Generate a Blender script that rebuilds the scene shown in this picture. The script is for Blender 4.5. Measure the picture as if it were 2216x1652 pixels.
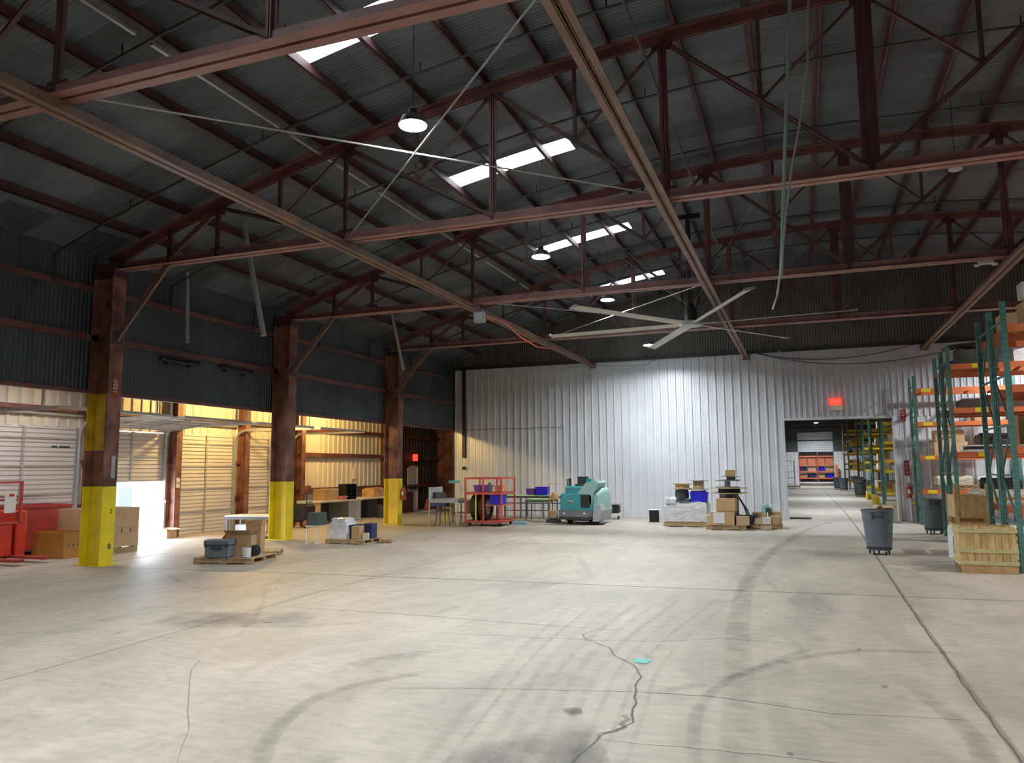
import bpy, math, random
from mathutils import Vector, Matrix
random.seed(7)
ORD = ['first', 'second', 'third', 'fourth', 'fifth', 'sixth', 'seventh', 'eighth', 'ninth', 'tenth', 'eleventh', 'twelfth', 'thirteenth', 'fourteenth']
PI = math.pi
for o in list(bpy.data.objects): bpy.data.objects.remove(o)
SC = bpy.context.scene
COL = SC.collection

# ------------------------------------------------------------------ camera
W_, H_, FPX = 2216.0, 1652.0, 1664.0
CAMH = 1.65
vy = Vector((1740-W_/2, -(1012-H_/2), -FPX)).normalized()
vx = -Vector((-3340-W_/2, -(1050-H_/2), -FPX)).normalized()
vz = vx.cross(vy).normalized(); vx = vy.cross(vz)
M3 = Matrix((vx, vy, vz))                      # camera -> world rotation
cam = bpy.data.objects.new('camera', bpy.data.cameras.new('camera'))
COL.objects.link(cam)
cam.matrix_world = Matrix.Translation((0, 0, CAMH)) @ M3.to_4x4()
cam.data.sensor_fit = 'HORIZONTAL'; cam.data.sensor_width = 36.0
cam.data.lens = 36.0*FPX/W_; cam.data.clip_start = 0.05; cam.data.clip_end = 400
SC.camera = cam
# ------------------------------------------------------------------ world, sun, exposure
wd = bpy.data.worlds.new('sky'); SC.world = wd; wd.use_nodes = True
bg = wd.node_tree.nodes['Background']
bg.inputs[0].default_value = (0.80, 0.90, 1.0, 1); bg.inputs[1].default_value = 24.0
sl = bpy.data.lights.new('sun', 'SUN'); sl.energy = 6.0; sl.angle = 0.02; sl.color = (1, .96, .9)
so = bpy.data.objects.new('sun', sl); COL.objects.link(so); so.rotation_euler = (math.radians(12), math.radians(28), 0)
SC.view_settings.view_transform = 'Standard'; SC.view_settings.look = 'None'
SC.view_settings.exposure = 0.08; SC.view_settings.gamma = 1.0; SC.view_settings.use_curve_mapping = False
SC.cycles.max_bounces = 6; SC.cycles.diffuse_bounces = 4; SC.cycles.sample_clamp_indirect = 4.0
SC.cycles.use_denoising = True
BAY_Y = (2.65, 7.9, 13.2, 18.4, 23.7)
LED_L = [(-4.0, 2.65, 5.7), (-4.15, 7.75, 5.72), (-4.38, 13.2, 5.57), (-4.4, 18.5, 5.85), (-4.36, 23.7, 5.48)]
LED_R = [(6.3, 2.65, 5.7), (6.3, 7.9, 5.7), (6.4, 13.2, 5.6), (6.5, 18.4, 5.7), (6.5, 23.7, 5.5)]
LED_N = [(1.15, 70.9, 5.45), (1.35, 92.0, 5.3), (1.2, 31, 5.4), (1.2, 44, 5.4), (1.2, 57, 5.4)]
def area(name, loc, power, size, col, spread=170, rot=(0, 0, 0), shape='DISK'):
    l = bpy.data.lights.new(name, 'AREA'); l.shape = shape; l.size = size; l.energy = power
    l.color = col; l.spread = math.radians(spread)
    o = bpy.data.objects.new(name, l); COL.objects.link(o); o.location = loc; o.rotation_euler = rot
    return o
LEDC = (0.93, 0.97, 1.0)
for p in LED_L: area('led_light', (p[0], p[1], p[2]-.03), 245 if p[1] > 20 else 210, .34, LEDC, 162 if p[1] > 20 else 152)
for p in LED_R: area('led_light', (p[0], p[1], p[2]-.03), 300 if p[1] > 20 else 240,   .34, (.97, .985, 1) if p[1] > 20 else (1, .97, .93), 162 if p[1] > 20 else 150)
for p in LED_N: area('led_light', (p[0], p[1], p[2]-.03), 330, .34, LEDC, 150)
for p in ((-4.0, -2.6, 5.7), (6.3, -2.6, 5.7)): area('led_light', p, 200, .34, (1, .96, .9), 150)
SOD = bpy.data.lights.new('sodium_light', 'POINT'); SOD.energy = 300; SOD.color = (1, .63, .20); SOD.shadow_soft_size = .10
so2 = bpy.data.objects.new('sodium_light', SOD); COL.objects.link(so2); so2.location = (-13.9, 21.6, 3.62)
so3 = bpy.data.objects.new('sodium_light', SOD.copy()); COL.objects.link(so3); so3.location = (-13.7, 16.9, 3.62); so3.data.energy = 360
area('added_fill_light', (-13.6, 11.2, 3.74), 48, .9, (1, .93, .90), 170)  # added fill standing in for daylight bounced in at the dock doors
area('added_fill_light', (-13.6, 6.0, 3.74), 40, .9, (1, .93, .90), 170)

# ------------------------------------------------------------------ pixel -> real place helpers
def ray(px, py): return M3 @ Vector(((px-W_/2)/FPX, -(py-H_/2)/FPX, -1.0))
def PX(px, py, x): d = ray(px, py); return Vector((0, 0, CAMH)) + d*(x/d.x)
def PY(px, py, y): d = ray(px, py); return Vector((0, 0, CAMH)) + d*(y/d.y)
def PZ(px, py, z=0.0): d = ray(px, py); return Vector((0, 0, CAMH)) + d*((z-CAMH)/d.z)

# ------------------------------------------------------------------ materials
def nd(nt, t, **k):
    n = nt.nodes.new(t)
    for a, b in k.items(): setattr(n, a, b)
    return n
MATS = {}
def mat(name, col, rough=.6, metal=0.0, var=.12, scale=3.0, bump=0.0, bscale=30, emit=None, estr=0, col2=None, stretch=(1, 1, 1), spec=.5):
    if name in MATS: return MATS[name]
    m = bpy.data.materials.new(name); m.use_nodes = True; nt = m.node_tree
    b = nt.nodes['Principled BSDF']
    tc = nd(nt, 'ShaderNodeTexCoord'); mp = nd(nt, 'ShaderNodeMapping'); mp.inputs['Scale'].default_value = stretch
    nt.links.new(tc.outputs['Object'], mp.inputs[0])
    no = nd(nt, 'ShaderNodeTexNoise'); no.inputs['Scale'].default_value = scale; no.inputs['Detail'].default_value = 5
    nt.links.new(mp.outputs[0], no.inputs['Vector'])
    cr = nd(nt, 'ShaderNodeValToRGB'); e = cr.color_ramp.elements
    c1 = [c*(1-var) for c in col]; c2 = list(col2) if col2 else [min(1, c*(1+var)) for c in col]
    e[0].position = .35; e[0].color = (*c1, 1); e[1].position = .68; e[1].color = (*c2, 1)
    nt.links.new(no.outputs['Fac'], cr.inputs[0]); nt.links.new(cr.outputs[0], b.inputs['Base Color'])
    b.inputs['Roughness'].default_value = rough; b.inputs['Metallic'].default_value = metal
    b.inputs['Specular IOR Level'].default_value = spec
    if bump:
        n2 = nd(nt, 'ShaderNodeTexNoise'); n2.inputs['Scale'].default_value = bscale
        nt.links.new(mp.outputs[0], n2.inputs['Vector'])
        bp = nd(nt, 'ShaderNodeBump'); bp.inputs['Strength'].default_value = bump; bp.inputs['Distance'].default_value = .01
        nt.links.new(n2.outputs['Fac'], bp.inputs['Height']); nt.links.new(bp.outputs[0], b.inputs['Normal'])
    if emit: b.inputs['Emission Color'].default_value = (*emit, 1); b.inputs['Emission Strength'].default_value = estr
    MATS[name] = m; return m
def corr(name, col, axis, pitch, depth, rough=.5, metal=.3, panel=(0, 0), pvar=.25, col2=None, tint=None):
    """corrugated sheet: waves along one object axis, random tone per sheet, stains"""
    m = bpy.data.materials.new(name); m.use_nodes = True; nt = m.node_tree; L = nt.links.new
    b = nt.nodes['Principled BSDF']; tc = nd(nt, 'ShaderNodeTexCoord')
    sp = nd(nt, 'ShaderNodeSeparateXYZ'); L(tc.outputs['Object'], sp.inputs[0])
    mu = nd(nt, 'ShaderNodeMath', operation='MULTIPLY'); L(sp.outputs[axis], mu.inputs[0]); mu.inputs[1].default_value = 2*PI/pitch
    si = nd(nt, 'ShaderNodeMath', operation='SINE'); L(mu.outputs[0], si.inputs[0])
    bp = nd(nt, 'ShaderNodeBump'); bp.inputs['Strength'].default_value = 1.0; bp.inputs['Distance'].default_value = depth
    L(si.outputs[0], bp.inputs['Height']); L(bp.outputs[0], b.inputs['Normal'])
    # sheet tones
    cmb = nd(nt, 'ShaderNodeCombineXYZ')
    other = 1-axis if axis < 2 else 0
    for i, (ax, w) in enumerate(((axis, panel[0]), (2 if col2 == 'wall' else other, panel[1]))):
        dv = nd(nt, 'ShaderNodeMath', operation='DIVIDE'); L(sp.outputs[ax], dv.inputs[0]); dv.inputs[1].default_value = w or 1e6
        fl = nd(nt, 'ShaderNodeMath', operation='FLOOR'); L(dv.outputs[0], fl.inputs[0]); L(fl.outputs[0], cmb.inputs[i])
    wn = nd(nt, 'ShaderNodeTexWhiteNoise'); L(cmb.outputs[0], wn.inputs['Vector'])
    no = nd(nt, 'ShaderNodeTexNoise'); no.inputs['Scale'].default_value = .9; no.inputs['Detail'].default_value = 6
    L(tc.outputs['Object'], no.inputs['Vector'])
    mr = nd(nt, 'ShaderNodeMapRange'); L(wn.outputs['Value'], mr.inputs[0]); mr.inputs[3].default_value = 1-pvar; mr.inputs[4].default_value = 1+pvar
    mr2 = nd(nt, 'ShaderNodeMapRange'); L(no.outputs['Fac'], mr2.inputs[0]); mr2.inputs[1].default_value = .3; mr2.inputs[2].default_value = .7
    mr2.inputs[3].default_value = .75; mr2.inputs[4].default_value = 1.2
    m1 = nd(nt, 'ShaderNodeMath', operation='MULTIPLY'); L(mr.outputs[0], m1.inputs[0]); L(mr2.outputs[0], m1.inputs[1])
    vm = nd(nt, 'ShaderNodeVectorMath', operation='SCALE'); vm.inputs[0].default_value = col; L(m1.outputs[0], vm.inputs['Scale'])
    L(vm.outputs[0], b.inputs['Base Color'])
    b.inputs['Roughness'].default_value = rough; b.inputs['Metallic'].default_value = metal
    MATS[name] = m; return m

M_ROOF = corr('roof_sheet', (.092, .103, .118), 1, .075, .0075, .58, .3, (.82, 2.9), .42)
M_DARKW = corr('dark_corrugated', (.072, .09, .10), 1, .085, .012, .5, .3, (.85, 40), .12)
M_DARKG = corr('dark_gable', (.11, .105, .092), 0, .085, .012, .6, .2, (.85, 40), .12)
M_WHITE = mat('white_panel', (.76, .79, .83), .36, .12, .05, 1.2)
M_GALV = mat('galvanised_panel', (.74, .77, .82), .42, .15, .08, 1.5)
M_CREAM = mat('cream_panel', (.72, .66, .56), .5, .1, .08, 1.3)
M_CHORD = mat('lit_red_oxide', (.27, .125, .105), .5, .0, .22, 2.5, bump=.15)  # paler copy of the red oxide, lamplight on bottom chords put into the colour
M_STEEL = mat('red_oxide_steel', (.135, .047, .044), .55, .0, .35, 2.5, bump=.15)
M_STEELD = mat('red_oxide_purlin', (.078, .032, .03), .6, .0, .35, 2.5)
M_TIE = mat('brown_painted_steel', (.165, .092, .06), .55, .0, .25, 2.0)
M_COLM = mat('rusty_column_paint', (.17, .06, .04), .6, .0, .45, 3.0, col2=(.30, .13, .09), bump=.2)
M_YEL = mat('yellow_paint', (.86, .68, .02), .45, 0, .12, 2.5, bump=.1)
M_ORYEL = mat('worn_sodium_tinted_yellow', (.58, .36, .02), .5, 0, .3, 3, col2=(.78, .52, .03))  # yellow paint with the sodium lamp's amber light put into its colour
M_DOOR = mat('door_panel', (.72, .68, .67), .45, .05, .05, 1.0)
M_RAIL = mat('galvanised_rail', (.50, .50, .49), .4, .5, .1, 4)
M_DGREY = mat('dark_grey_plastic', (.045, .05, .055), .5)
M_GREY = mat('grey_plastic', (.13, .15, .17), .5, 0, .08)
M_BIN = mat('bin_slate_plastic', (.13, .165, .20), .5, 0, .06, 2)
M_BIND = mat('bin_dark_plastic', (.10, .125, .14), .5, 0, .06, 2)
M_LGREY = mat('light_grey_metal', (.42, .44, .46), .45, .2)
M_BLACK = mat('black_rubber', (.012, .012, .013), .6)
M_CARD = mat('cardboard', (.50, .33, .17), .8, 0, .08, 4)
M_CARD2 = mat('pale_cardboard', (.58, .42, .26), .8, 0, .08, 4)
M_PALLET = mat('pallet_wood', (.46, .33, .18), .75, 0, .3, 6, stretch=(1, 6, 6))
M_CRATE = mat('crate_wood', (.62, .44, .20), .7, 0, .22, 5, stretch=(4, 4, .8))
M_CRATEB = mat('crate_batten_wood', (.56, .50, .26), .7, 0, .2, 5, stretch=(.8, 4, 4))
M_PLY = mat('plywood', (.55, .40, .22), .65, 0, .12, 3)
M_TEAL = mat('teal_plastic', (.05, .27, .31), .38, 0, .06, 2)
M_TEALL = mat('pale_teal_plastic', (.30, .50, .46), .4, 0, .06, 2)
M_BLUE = mat('royal_blue_plastic', (.015, .012, .62), .4, 0, .06)
M_NAVY = mat('navy_plastic', (.015, .02, .10), .5, 0, .1)
M_PURP = mat('purple_plastic', (.13, .05, .35), .45, 0, .1)
M_RED = mat('bright_red_steel', (.62, .045, .02), .45, 0, .12)
M_REDD = mat('worn_red_steel', (.42, .05, .045), .5, 0, .25, 2)
M_REDC = mat('red_cart_paint', (.50, .07, .05), .45, 0, .1)
M_ORANGE = mat('rack_orange_paint', (.66, .17, .06), .45, 0, .1)
M_GREENR = mat('rack_green_paint', (.06, .185, .165), .45, .1, .15)
M_HOLE = mat('rack_slot_mark', (.16, .26, .24), .5, .1)  # slot marks, a little paler than the green upright
M_YLAB = mat('yellow_label', (.85, .72, .02), .5, 0, .03)
M_YBEAM = mat('rack_yellow_paint', (.75, .46, .03), .45, 0, .1)
M_WRAP = mat('white_stretch_wrap', (.78, .78, .80), .3, 0, .08, 6, bump=.6, bscale=9)
M_PAPER = mat('white_paper', (.80, .80, .78), .6, 0, .04, 5)
M_BOARD = mat('pale_board', (.72, .66, .52), .6, 0, .08, 5)
M_GREENT = mat('green_conveyor_top', (.42, .74, .42), .45, 0, .08)
M_FAN = mat('fan_blade_metal', (.76, .74, .66), .4, .2, .04)
M_TEALP = mat('teal_pipe_paint', (.30, .42, .40), .5)
M_PIPE = mat('dark_pipe', (.035, .033, .035), .5, .2)
M_CONC = mat('outdoor_concrete', (.62, .60, .56), .8, 0, .08, .5)
M_PBLUE = mat('pale_blue_paint', (.018, .024, .036), .5, 0, .05)
M_TURQ = mat('turquoise_plastic', (.06, .42, .78), .5)
M_SIGNR = mat('sign_dark_red', (.30, .03, .03), .5, 0, .1)
M_EXIT = mat('exit_sign_glow', (.9, .06, .03), .5, emit=(1, .05, .03), estr=1.6)
M_LED = mat('led_lens', (1, 1, 1), .3, emit=(.95, .98, 1), estr=45)
M_TREE = mat('tan_timber', (.55, .34, .17), .7, 0, .2, 5)

def skylight_mat():
    m = bpy.data.materials.new('translucent_skylight'); m.use_nodes = True; nt = m.node_tree; L = nt.links.new
    nt.nodes.remove(nt.nodes['Principled BSDF']); out = nt.nodes['Material Output']
    tr = nd(nt, 'ShaderNodeBsdfTranslucent'); tp = nd(nt, 'ShaderNodeBsdfTransparent'); mx = nd(nt, 'ShaderNodeMixShader')
    no = nd(nt, 'ShaderNodeTexNoise'); no.inputs['Scale'].default_value = 12
    cr = nd(nt, 'ShaderNodeValToRGB'); cr.color_ramp.elements[0].color = (.34, .37, .37, 1); cr.color_ramp.elements[1].color = (.42, .43, .42, 1)
    L(no.outputs['Fac'], cr.inputs[0]); L(cr.outputs[0], tr.inputs[0])
    mx.inputs[0].default_value = .25; tp.inputs[0].default_value = (.4, .42, .42, 1)
    L(tr.outputs[0], mx.inputs[1]); L(tp.outputs[0], mx.inputs[2]); L(mx.outputs[0], out.inputs[0]); return m
M_SKYL = skylight_mat()

def floor_mat():
    m = bpy.data.materials.new('worn_concrete'); m.use_nodes = True; nt = m.node_tree; L = nt.links.new
    b = nt.nodes['Principled BSDF']; tc = nd(nt, 'ShaderNodeTexCoord')
    def noise(sc, det, st=(1, 1, 1), dist=0):
        mp = nd(nt, 'ShaderNodeMapping'); mp.inputs['Scale'].default_value = st; L(tc.outputs['Object'], mp.inputs[0])
        n = nd(nt, 'ShaderNodeTexNoise'); n.inputs['Scale'].default_value = sc; n.inputs['Detail'].default_value = det
        n.inputs['Distortion'].default_value = dist; n.inputs['Roughness'].default_value = .6; L(mp.outputs[0], n.inputs['Vector']); return n
    def ramp(n, p0, c0, p1, c1):
        r = nd(nt, 'ShaderNodeValToRGB'); e = r.color_ramp.elements; e[0].position = p0; e[0].color = (*c0, 1); e[1].position = p1; e[1].color = (*c1, 1)
        L(n.outputs['Fac'], r.inputs[0]); return r
    a = ramp(noise(.35, 6, dist=.6), .35, (.415, .375, .31), .65, (.495, .45, .38))
    s = ramp(noise(1.6, 8, (1, .35, 1), 1.2), .40, (.80, .80, .81), .62, (1, 1, 1))
    t = ramp(noise(9, 6, (.5, 1.4, 1), .4), .33, (.86, .86, .86), .6, (1.04, 1.04, 1.03))
    d = ramp(noise(.9, 4, (1.2, .6, 1), 2.0), .28, (.76, .77, .79), .42, (1, 1, 1))
    prev = a
    for r in (s, t, d):
        mx = nd(nt, 'ShaderNodeMix', data_type='RGBA', blend_type='MULTIPLY'); mx.inputs['Factor'].default_value = 1
        L(prev.outputs[0] if prev is a else prev.outputs['Result'], mx.inputs['A']); L(r.outputs[0], mx.inputs['B']); prev = mx
    L(prev.outputs['Result'], b.inputs['Base Color'])
    ro = nd(nt, 'ShaderNodeMapRange'); L(s.inputs[0].links[0].from_socket, ro.inputs[0]); ro.inputs[3].default_value = .42; ro.inputs[4].default_value = .72
    L(ro.outputs[0], b.inputs['Roughness'])
    bp = nd(nt, 'ShaderNodeBump'); bp.inputs['Strength'].default_value = .18; bp.inputs['Distance'].default_value = .01
    L(t.inputs[0].links[0].from_socket, bp.inputs['Height']); L(bp.outputs[0], b.inputs['Normal'])
    return m
M_FLOOR = floor_mat()
def mark_mat(name, col, strength, nscale=6, hard=False):
    """stain or rubber mark: fades at the strip's edges (UV across), broken up by noise"""
    m = bpy.data.materials.new(name); m.use_nodes = True; nt = m.node_tree; L = nt.links.new
    b = nt.nodes['Principled BSDF']; b.inputs['Base Color'].default_value = (*col, 1); b.inputs['Roughness'].default_value = .7
    uv = nd(nt, 'ShaderNodeUVMap'); sp = nd(nt, 'ShaderNodeSeparateXYZ'); L(uv.outputs[0], sp.inputs[0])
    def M(op, a, bb=None):
        n = nd(nt, 'ShaderNodeMath', operation=op)
        for i, v in enumerate((a, bb)):
            if v is None: continue
            if isinstance(v, (int, float)): n.inputs[i].default_value = v
            else: L(v, n.inputs[i])
        return n.outputs[0]
    def bumpf(s, p):
        x = M('SUBTRACT', M('MULTIPLY', s, 2.0), 1.0); return M('POWER', M('SUBTRACT', 1.0, M('MULTIPLY', x, x)), p)
    f = bumpf(sp.outputs[0], .6); f = M('MULTIPLY', f, bumpf(sp.outputs[1], .35))
    tc = nd(nt, 'ShaderNodeTexCoord'); no = nd(nt, 'ShaderNodeTexNoise'); no.inputs['Scale'].default_value = nscale; no.inputs['Detail'].default_value = 5
    L(tc.outputs['Object'], no.inputs['Vector'])
    mr = nd(nt, 'ShaderNodeMapRange'); L(no.outputs['Fac'], mr.inputs[0]); mr.inputs[1].default_value = .3; mr.inputs[2].default_value = .6
    mr.inputs[3].default_value = .75 if hard else .25
    a = M('MULTIPLY', M('MULTIPLY', f, mr.outputs[0]), strength); L(a, b.inputs['Alpha'])
    return m
M_CRACK = mark_mat('crack_dark', (.12, .11, .09), .70, 20, True)
M_TYRE = mark_mat('tyre_mark', (.17, .16, .15), .24, 5)
M_FAINT = mark_mat('faint_mark', (.17, .16, .15), .11, 4)
M_PALEM = mark_mat('pale_scuff', (.56, .53, .47), .28, 7)
M_STAIN = mark_mat('dark_stain', (.16, .155, .15), .38, 3)
M_CYAN = mark_mat('cyan_paint_spot', (.15, .70, .62), .9, 14, True)
M_DEEPJ = mark_mat('joint_filler', (.22, .20, .165), .55, 6, True)

# ------------------------------------------------------------------ mesh builder
class MB:
    def __init__(s): s.v = []; s.f = []; s.mi = []; s.uv = {}; s.sm = set(); s.X = None
    def add(s, vs, fs, mi=0, smooth=False):
        n = len(s.v)
        for v in vs:
            v = Vector(v); s.v.append(s.X @ v if s.X else v)
        for f in fs:
            if smooth: s.sm.add(len(s.f))
            s.f.append([i+n for i in f]); s.mi.append(mi)
        return s
    def box(s, x0, x1, y0, y1, z0, z1, mi=0):
        v = [(x, y, z) for x in (x0, x1) for y in (y0, y1) for z in (z0, z1)]
        return s.add(v, [(0, 1, 3, 2), (4, 6, 7, 5), (0, 4, 5, 1), (2, 3, 7, 6), (0, 2, 6, 4), (1, 5, 7, 3)], mi)
    def cb(s, c, d, rz=0, mi=0, bev=0):
        c = Vector(c); R = Matrix.Rotation(rz, 3, 'Z'); x, y, z = d[0]/2, d[1]/2, d[2]/2
        if bev:
            v = []
            for zz, k in ((-z, 1), (-z+bev, 0), (z-bev, 0), (z, 1)):
                bx, by = x-bev*k, y-bev*k
                q = bev
                for (px, py) in ((-bx+q, -by), (bx-q, -by), (bx, -by+q), (bx, by-q), (bx-q, by), (-bx+q, by), (-bx, by-q), (-bx, -by+q)): v.append(c + R @ Vector((px, py, zz)))
            f = [tuple(reversed(range(8))), tuple(range(24, 32))]
            for l in range(3):
                for i in range(8): j = (i+1) % 8; f.append((l*8+i, l*8+j, l*8+8+j, l*8+8+i))
            return s.add(v, f, mi)
        v = [c + R @ Vector((a, b, g)) for a in (-x, x) for b in (-y, y) for g in (-z, z)]
        return s.add(v, [(0, 1, 3, 2), (4, 6, 7, 5), (0, 4, 5, 1), (2, 3, 7, 6), (0, 2, 6, 4), (1, 5, 7, 3)], mi)
    def bar(s, p, q, w, h, up=(0, 0, 1), mi=0, off=(0, 0)):
        p, q = Vector(p), Vector(q); d = (q-p).normalized(); u = Vector(up)
        if abs(d.dot(u)) > .98: u = Vector((0, 1, 0))
        a = d.cross(u).normalized(); b = a.cross(d).normalized(); o = a*off[0]+b*off[1]
        v = [e+o+a*i*w/2+b*j*h/2 for e in (p, q) for i in (-1, 1) for j in (-1, 1)]
        return s.add(v, [(0, 1, 3, 2), (4, 6, 7, 5), (0, 4, 5, 1), (2, 3, 7, 6), (0, 2, 6, 4), (1, 5, 7, 3)], mi)
    def tube(s, pts, r, n=8, mi=0):
        pts = [Vector(p) for p in pts]; vs = []; fs = []
        for i, p in enumerate(pts):
            d = (pts[min(i+1, len(pts)-1)]-pts[max(i-1, 0)]).normalized()
            u = Vector((0, 0, 1)) if abs(d.z) < .95 else Vector((0, 1, 0))
            a = d.cross(u).normalized(); b = a.cross(d).normalized(); rr = r[i] if isinstance(r, (list, tuple)) else r
            for k in range(n): t = 2*PI*k/n; vs.append(p+a*math.cos(t)*rr+b*math.sin(t)*rr)
        for i in range(len(pts)-1):
            for k in range(n): j = (k+1) % n; fs.append((i*n+k, i*n+j, i*n+n+j, i*n+n+k))
        fs.append(tuple(reversed(range(n)))); fs.append(tuple(range((len(pts)-1)*n, len(pts)*n)))
        return s.add(vs, fs, mi, True)
    def lathe(s, c, prof, n=20, axis='Z', mi=0):
        c = Vector(c); vs = []; fs = []
        for r, h in prof:
            for k in range(n):
                t = 2*PI*k/n; a, b = r*math.cos(t), r*math.sin(t)
                vs.append(c+Vector({'Z': (a, b, h), 'X': (h, a, b), 'Y': (a, h, b)}[axis]))
        for i in range(len(prof)-1):
            for k in range(n): j = (k+1) % n; fs.append((i*n+k, i*n+j, i*n+n+j, i*n+n+k))
        fs.append(tuple(reversed(range(n)))); fs.append(tuple(range((len(prof)-1)*n, len(prof)*n)))
        return s.add(vs, fs, mi, True)
    def prism(s, pts, a, b, axis='Y', mi=0):
        """polygon pts (2-D) extruded between a and b along axis"""
        mk = {'Y': lambda p, t: (p[0], t, p[1]), 'X': lambda p, t: (t, p[0], p[1]), 'Z': lambda p, t: (p[0], p[1], t)}[axis]
        n = len(pts); v = [mk(p, a) for p in pts]+[mk(p, b) for p in pts]
        f = [tuple(range(n)), tuple(reversed(range(n, 2*n)))]+[(i, i+n, (i+1) % n+n, (i+1) % n) for i in range(n)]
        return s.add(v, f, mi)
    def build(s, name, m, parent=None, origin=None, smooth=True):
        me = bpy.data.meshes.new(name)
        o = Vector(parent.location) if parent and origin is None else Vector(origin or (0, 0, 0))
        if parent and parent.parent and origin is None:
            o = Vector((0, 0, 0)); q = parent
            while q: o += Vector(q.location); q = q.parent
        me.from_pydata([tuple(v-o) for v in s.v], [], s.f)
        for mm in (m if isinstance(m, (list, tuple)) else [m]): me.materials.append(mm)
        for i, p in enumerate(me.polygons):
            p.material_index = s.mi[i]; p.use_smooth = i in s.sm
        if s.uv:
            l = me.uv_layers.new(name='UVMap')
            for fi, uvs in s.uv.items():
                for li, c in zip(me.polygons[fi].loop_indices, uvs): l.data[li].uv = c
        me.validate(); me.update()
        ob = bpy.data.objects.new(name, me); COL.objects.link(ob)
        if s.sm:
            try:
                md = ob.modifiers.new('wn', 'WEIGHTED_NORMAL'); md.keep_sharp = True
                me.set_sharp_from_angle(angle=math.radians(40))
            except Exception: pass
        if parent:
            ob.parent = parent
            if origin is not None: ob.location = o-Vector(parent.location)
        else: ob.location = o
        return ob
def tag(o, label, cat, group=None, kind=None):
    if label: o['label'] = label
    if cat: o['category'] = cat
    if group: o['group'] = group
    if kind: o['kind'] = kind
    return o
def thing(name, label, cat, loc=(0, 0, 0), group=None):
    o = bpy.data.objects.new(name, None); COL.objects.link(o); o.location = loc; o.empty_display_size = .2
    return tag(o, label, cat, group)
def struct(name, mb, m): o = mb.build(name, m); o['kind'] = 'structure'; return o
def single(mb, name, m, label, cat, base, group=None): return tag(mb.build(name, m, origin=base), label, cat, group)
def ctree(o, parent=None):
    c = o.copy(); COL.objects.link(c); c.parent = parent
    for ch in o.children: ctree(ch, c)
    return c
def arc(x): return 7.9-(x-1)**2/71.4

# ================================================================== SETTING
EY, LX, RX, BY = 26.4, -12.3, 14.3, -6.0      # end wall, left wall line, right wall, back wall
AX = -15.45                                     # dock wall
# floor with joints, cracks and marks in one mesh
fl = MB()
def slab(x0, x1, y0, y1): fl.box(x0, x1, y0, y1, -.3, 0, 0)
slab(AX, RX, BY, 31.4); slab(-6, RX, 31.4, 100)
def strip(pts, w, mi, z=.0012):
    pts = [Vector((p[0], p[1], 0)) for p in pts]; n = len(pts); tot = 0; L = [0]
    for i in range(1, n): tot += (pts[i]-pts[i-1]).length; L.append(tot)
    vs = []
    for i, p in enumerate(pts):
        d = (pts[min(i+1, n-1)]-pts[max(i-1, 0)]).normalized(); a = Vector((d.y, -d.x, 0))
        ww = w[i] if isinstance(w, (list, tuple)) else w
        for k in range(5): u = k/4; q = p+a*(u-.5)*ww; vs.append((q.x, q.y, z))
    b0 = len(fl.f); fs = []
    for i in range(n-1):
        for k in range(4):
            fs.append((i*5+k+1, i*5+k, i*5+k+5, i*5+k+6))
            fl.uv[len(fl.f)+len(fs)-1] = [((k+1)/4, L[i]/tot), (k/4, L[i]/tot), (k/4, L[i+1]/tot), ((k+1)/4, L[i+1]/tot)]
    fl.add(vs, fs, mi)
def smooth(pts, it=2):
    for _ in range(it):
        q = [pts[0]]
        for a, b in zip(pts, pts[1:]): q += [tuple(a[i]*.75+b[i]*.25 for i in (0, 1)), tuple(a[i]*.25+b[i]*.75 for i in (0, 1))]
        pts = q+[pts[-1]]
    return pts
def jag(pts, amp, step=.12):
    r = [pts[0]]
    for a, b in zip(pts, pts[1:]):
        d = math.hypot(b[0]-a[0], b[1]-a[1]); n = max(1, int(d/step))
        for i in range(1, n+1): r.append((a[0]+(b[0]-a[0])*i/n+random.uniform(-amp, amp), a[1]+(b[1]-a[1])*i/n+random.uniform(-amp, amp)))
    return r
CR, TY, PA, ST, CY, JT = 1, 2, 3, 4, 5, 6
strip([(-12, 10.3), (-8.15, 10.68), (-4.3, 10.91), (-1.5, 11.02), (2.5, 11.25), (8, 11.4)], .045, CR)
strip([(1.07, -4), (1.07, 5.2), (1.07, 6.7), (1.10, 10.9), (1.25, 20), (1.33, 31), (1.22, 68)], .055, JT)
strip(jag([(1.07, -4), (1.06, 6.7), (1.10, 10.9), (1.22, 20)], .012, .2), .014, CR, .0018)
strip([(-12.3, 26.35), (14, 26.35)], .06, CR)
strip([(-12.2, 0), (-12.2, 26)], .05, JT)
for yy, mi in ((16.6, CR), (21.8, JT), (38, JT), (50, JT), (62, JT)): strip([(-11 if yy < 26 else -5, yy), (13, yy+.2)], .03, mi)
strip([(-6, 0), (-6.1, 5), (-6.3, 9), (-6.5, 26)], .02, JT)
strip(jag([(-1.31, 4.1), (-1.26, 4.86), (-1.12, 5.2), (-1.25, 5.88), (-1.30, 6.3), (-1.43, 6.65), (-1.65, 6.92), (-1.78, 7.2), (-2.06, 7.47), (-2.14, 7.7), (-2.08, 7.92), (-1.9, 7.98)], .02), .022, CR)
strip(jag([(-1.28, 4.85), (-1.17, 5.05), (-1.2, 5.35)], .02, .06), .05, JT)
strip(jag([(-6.21, 8.06), (-4.42, 8.08), (-2.92, 8.02), (-1.9, 8.02)], .012), .02, CR)
strip(jag([(-3.08, 5.35), (-2.17, 5.64), (-1.25, 5.88), (-.64, 5.94), (.1, 5.81), (1.02, 5.98)], .012), .016, CR)
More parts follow.
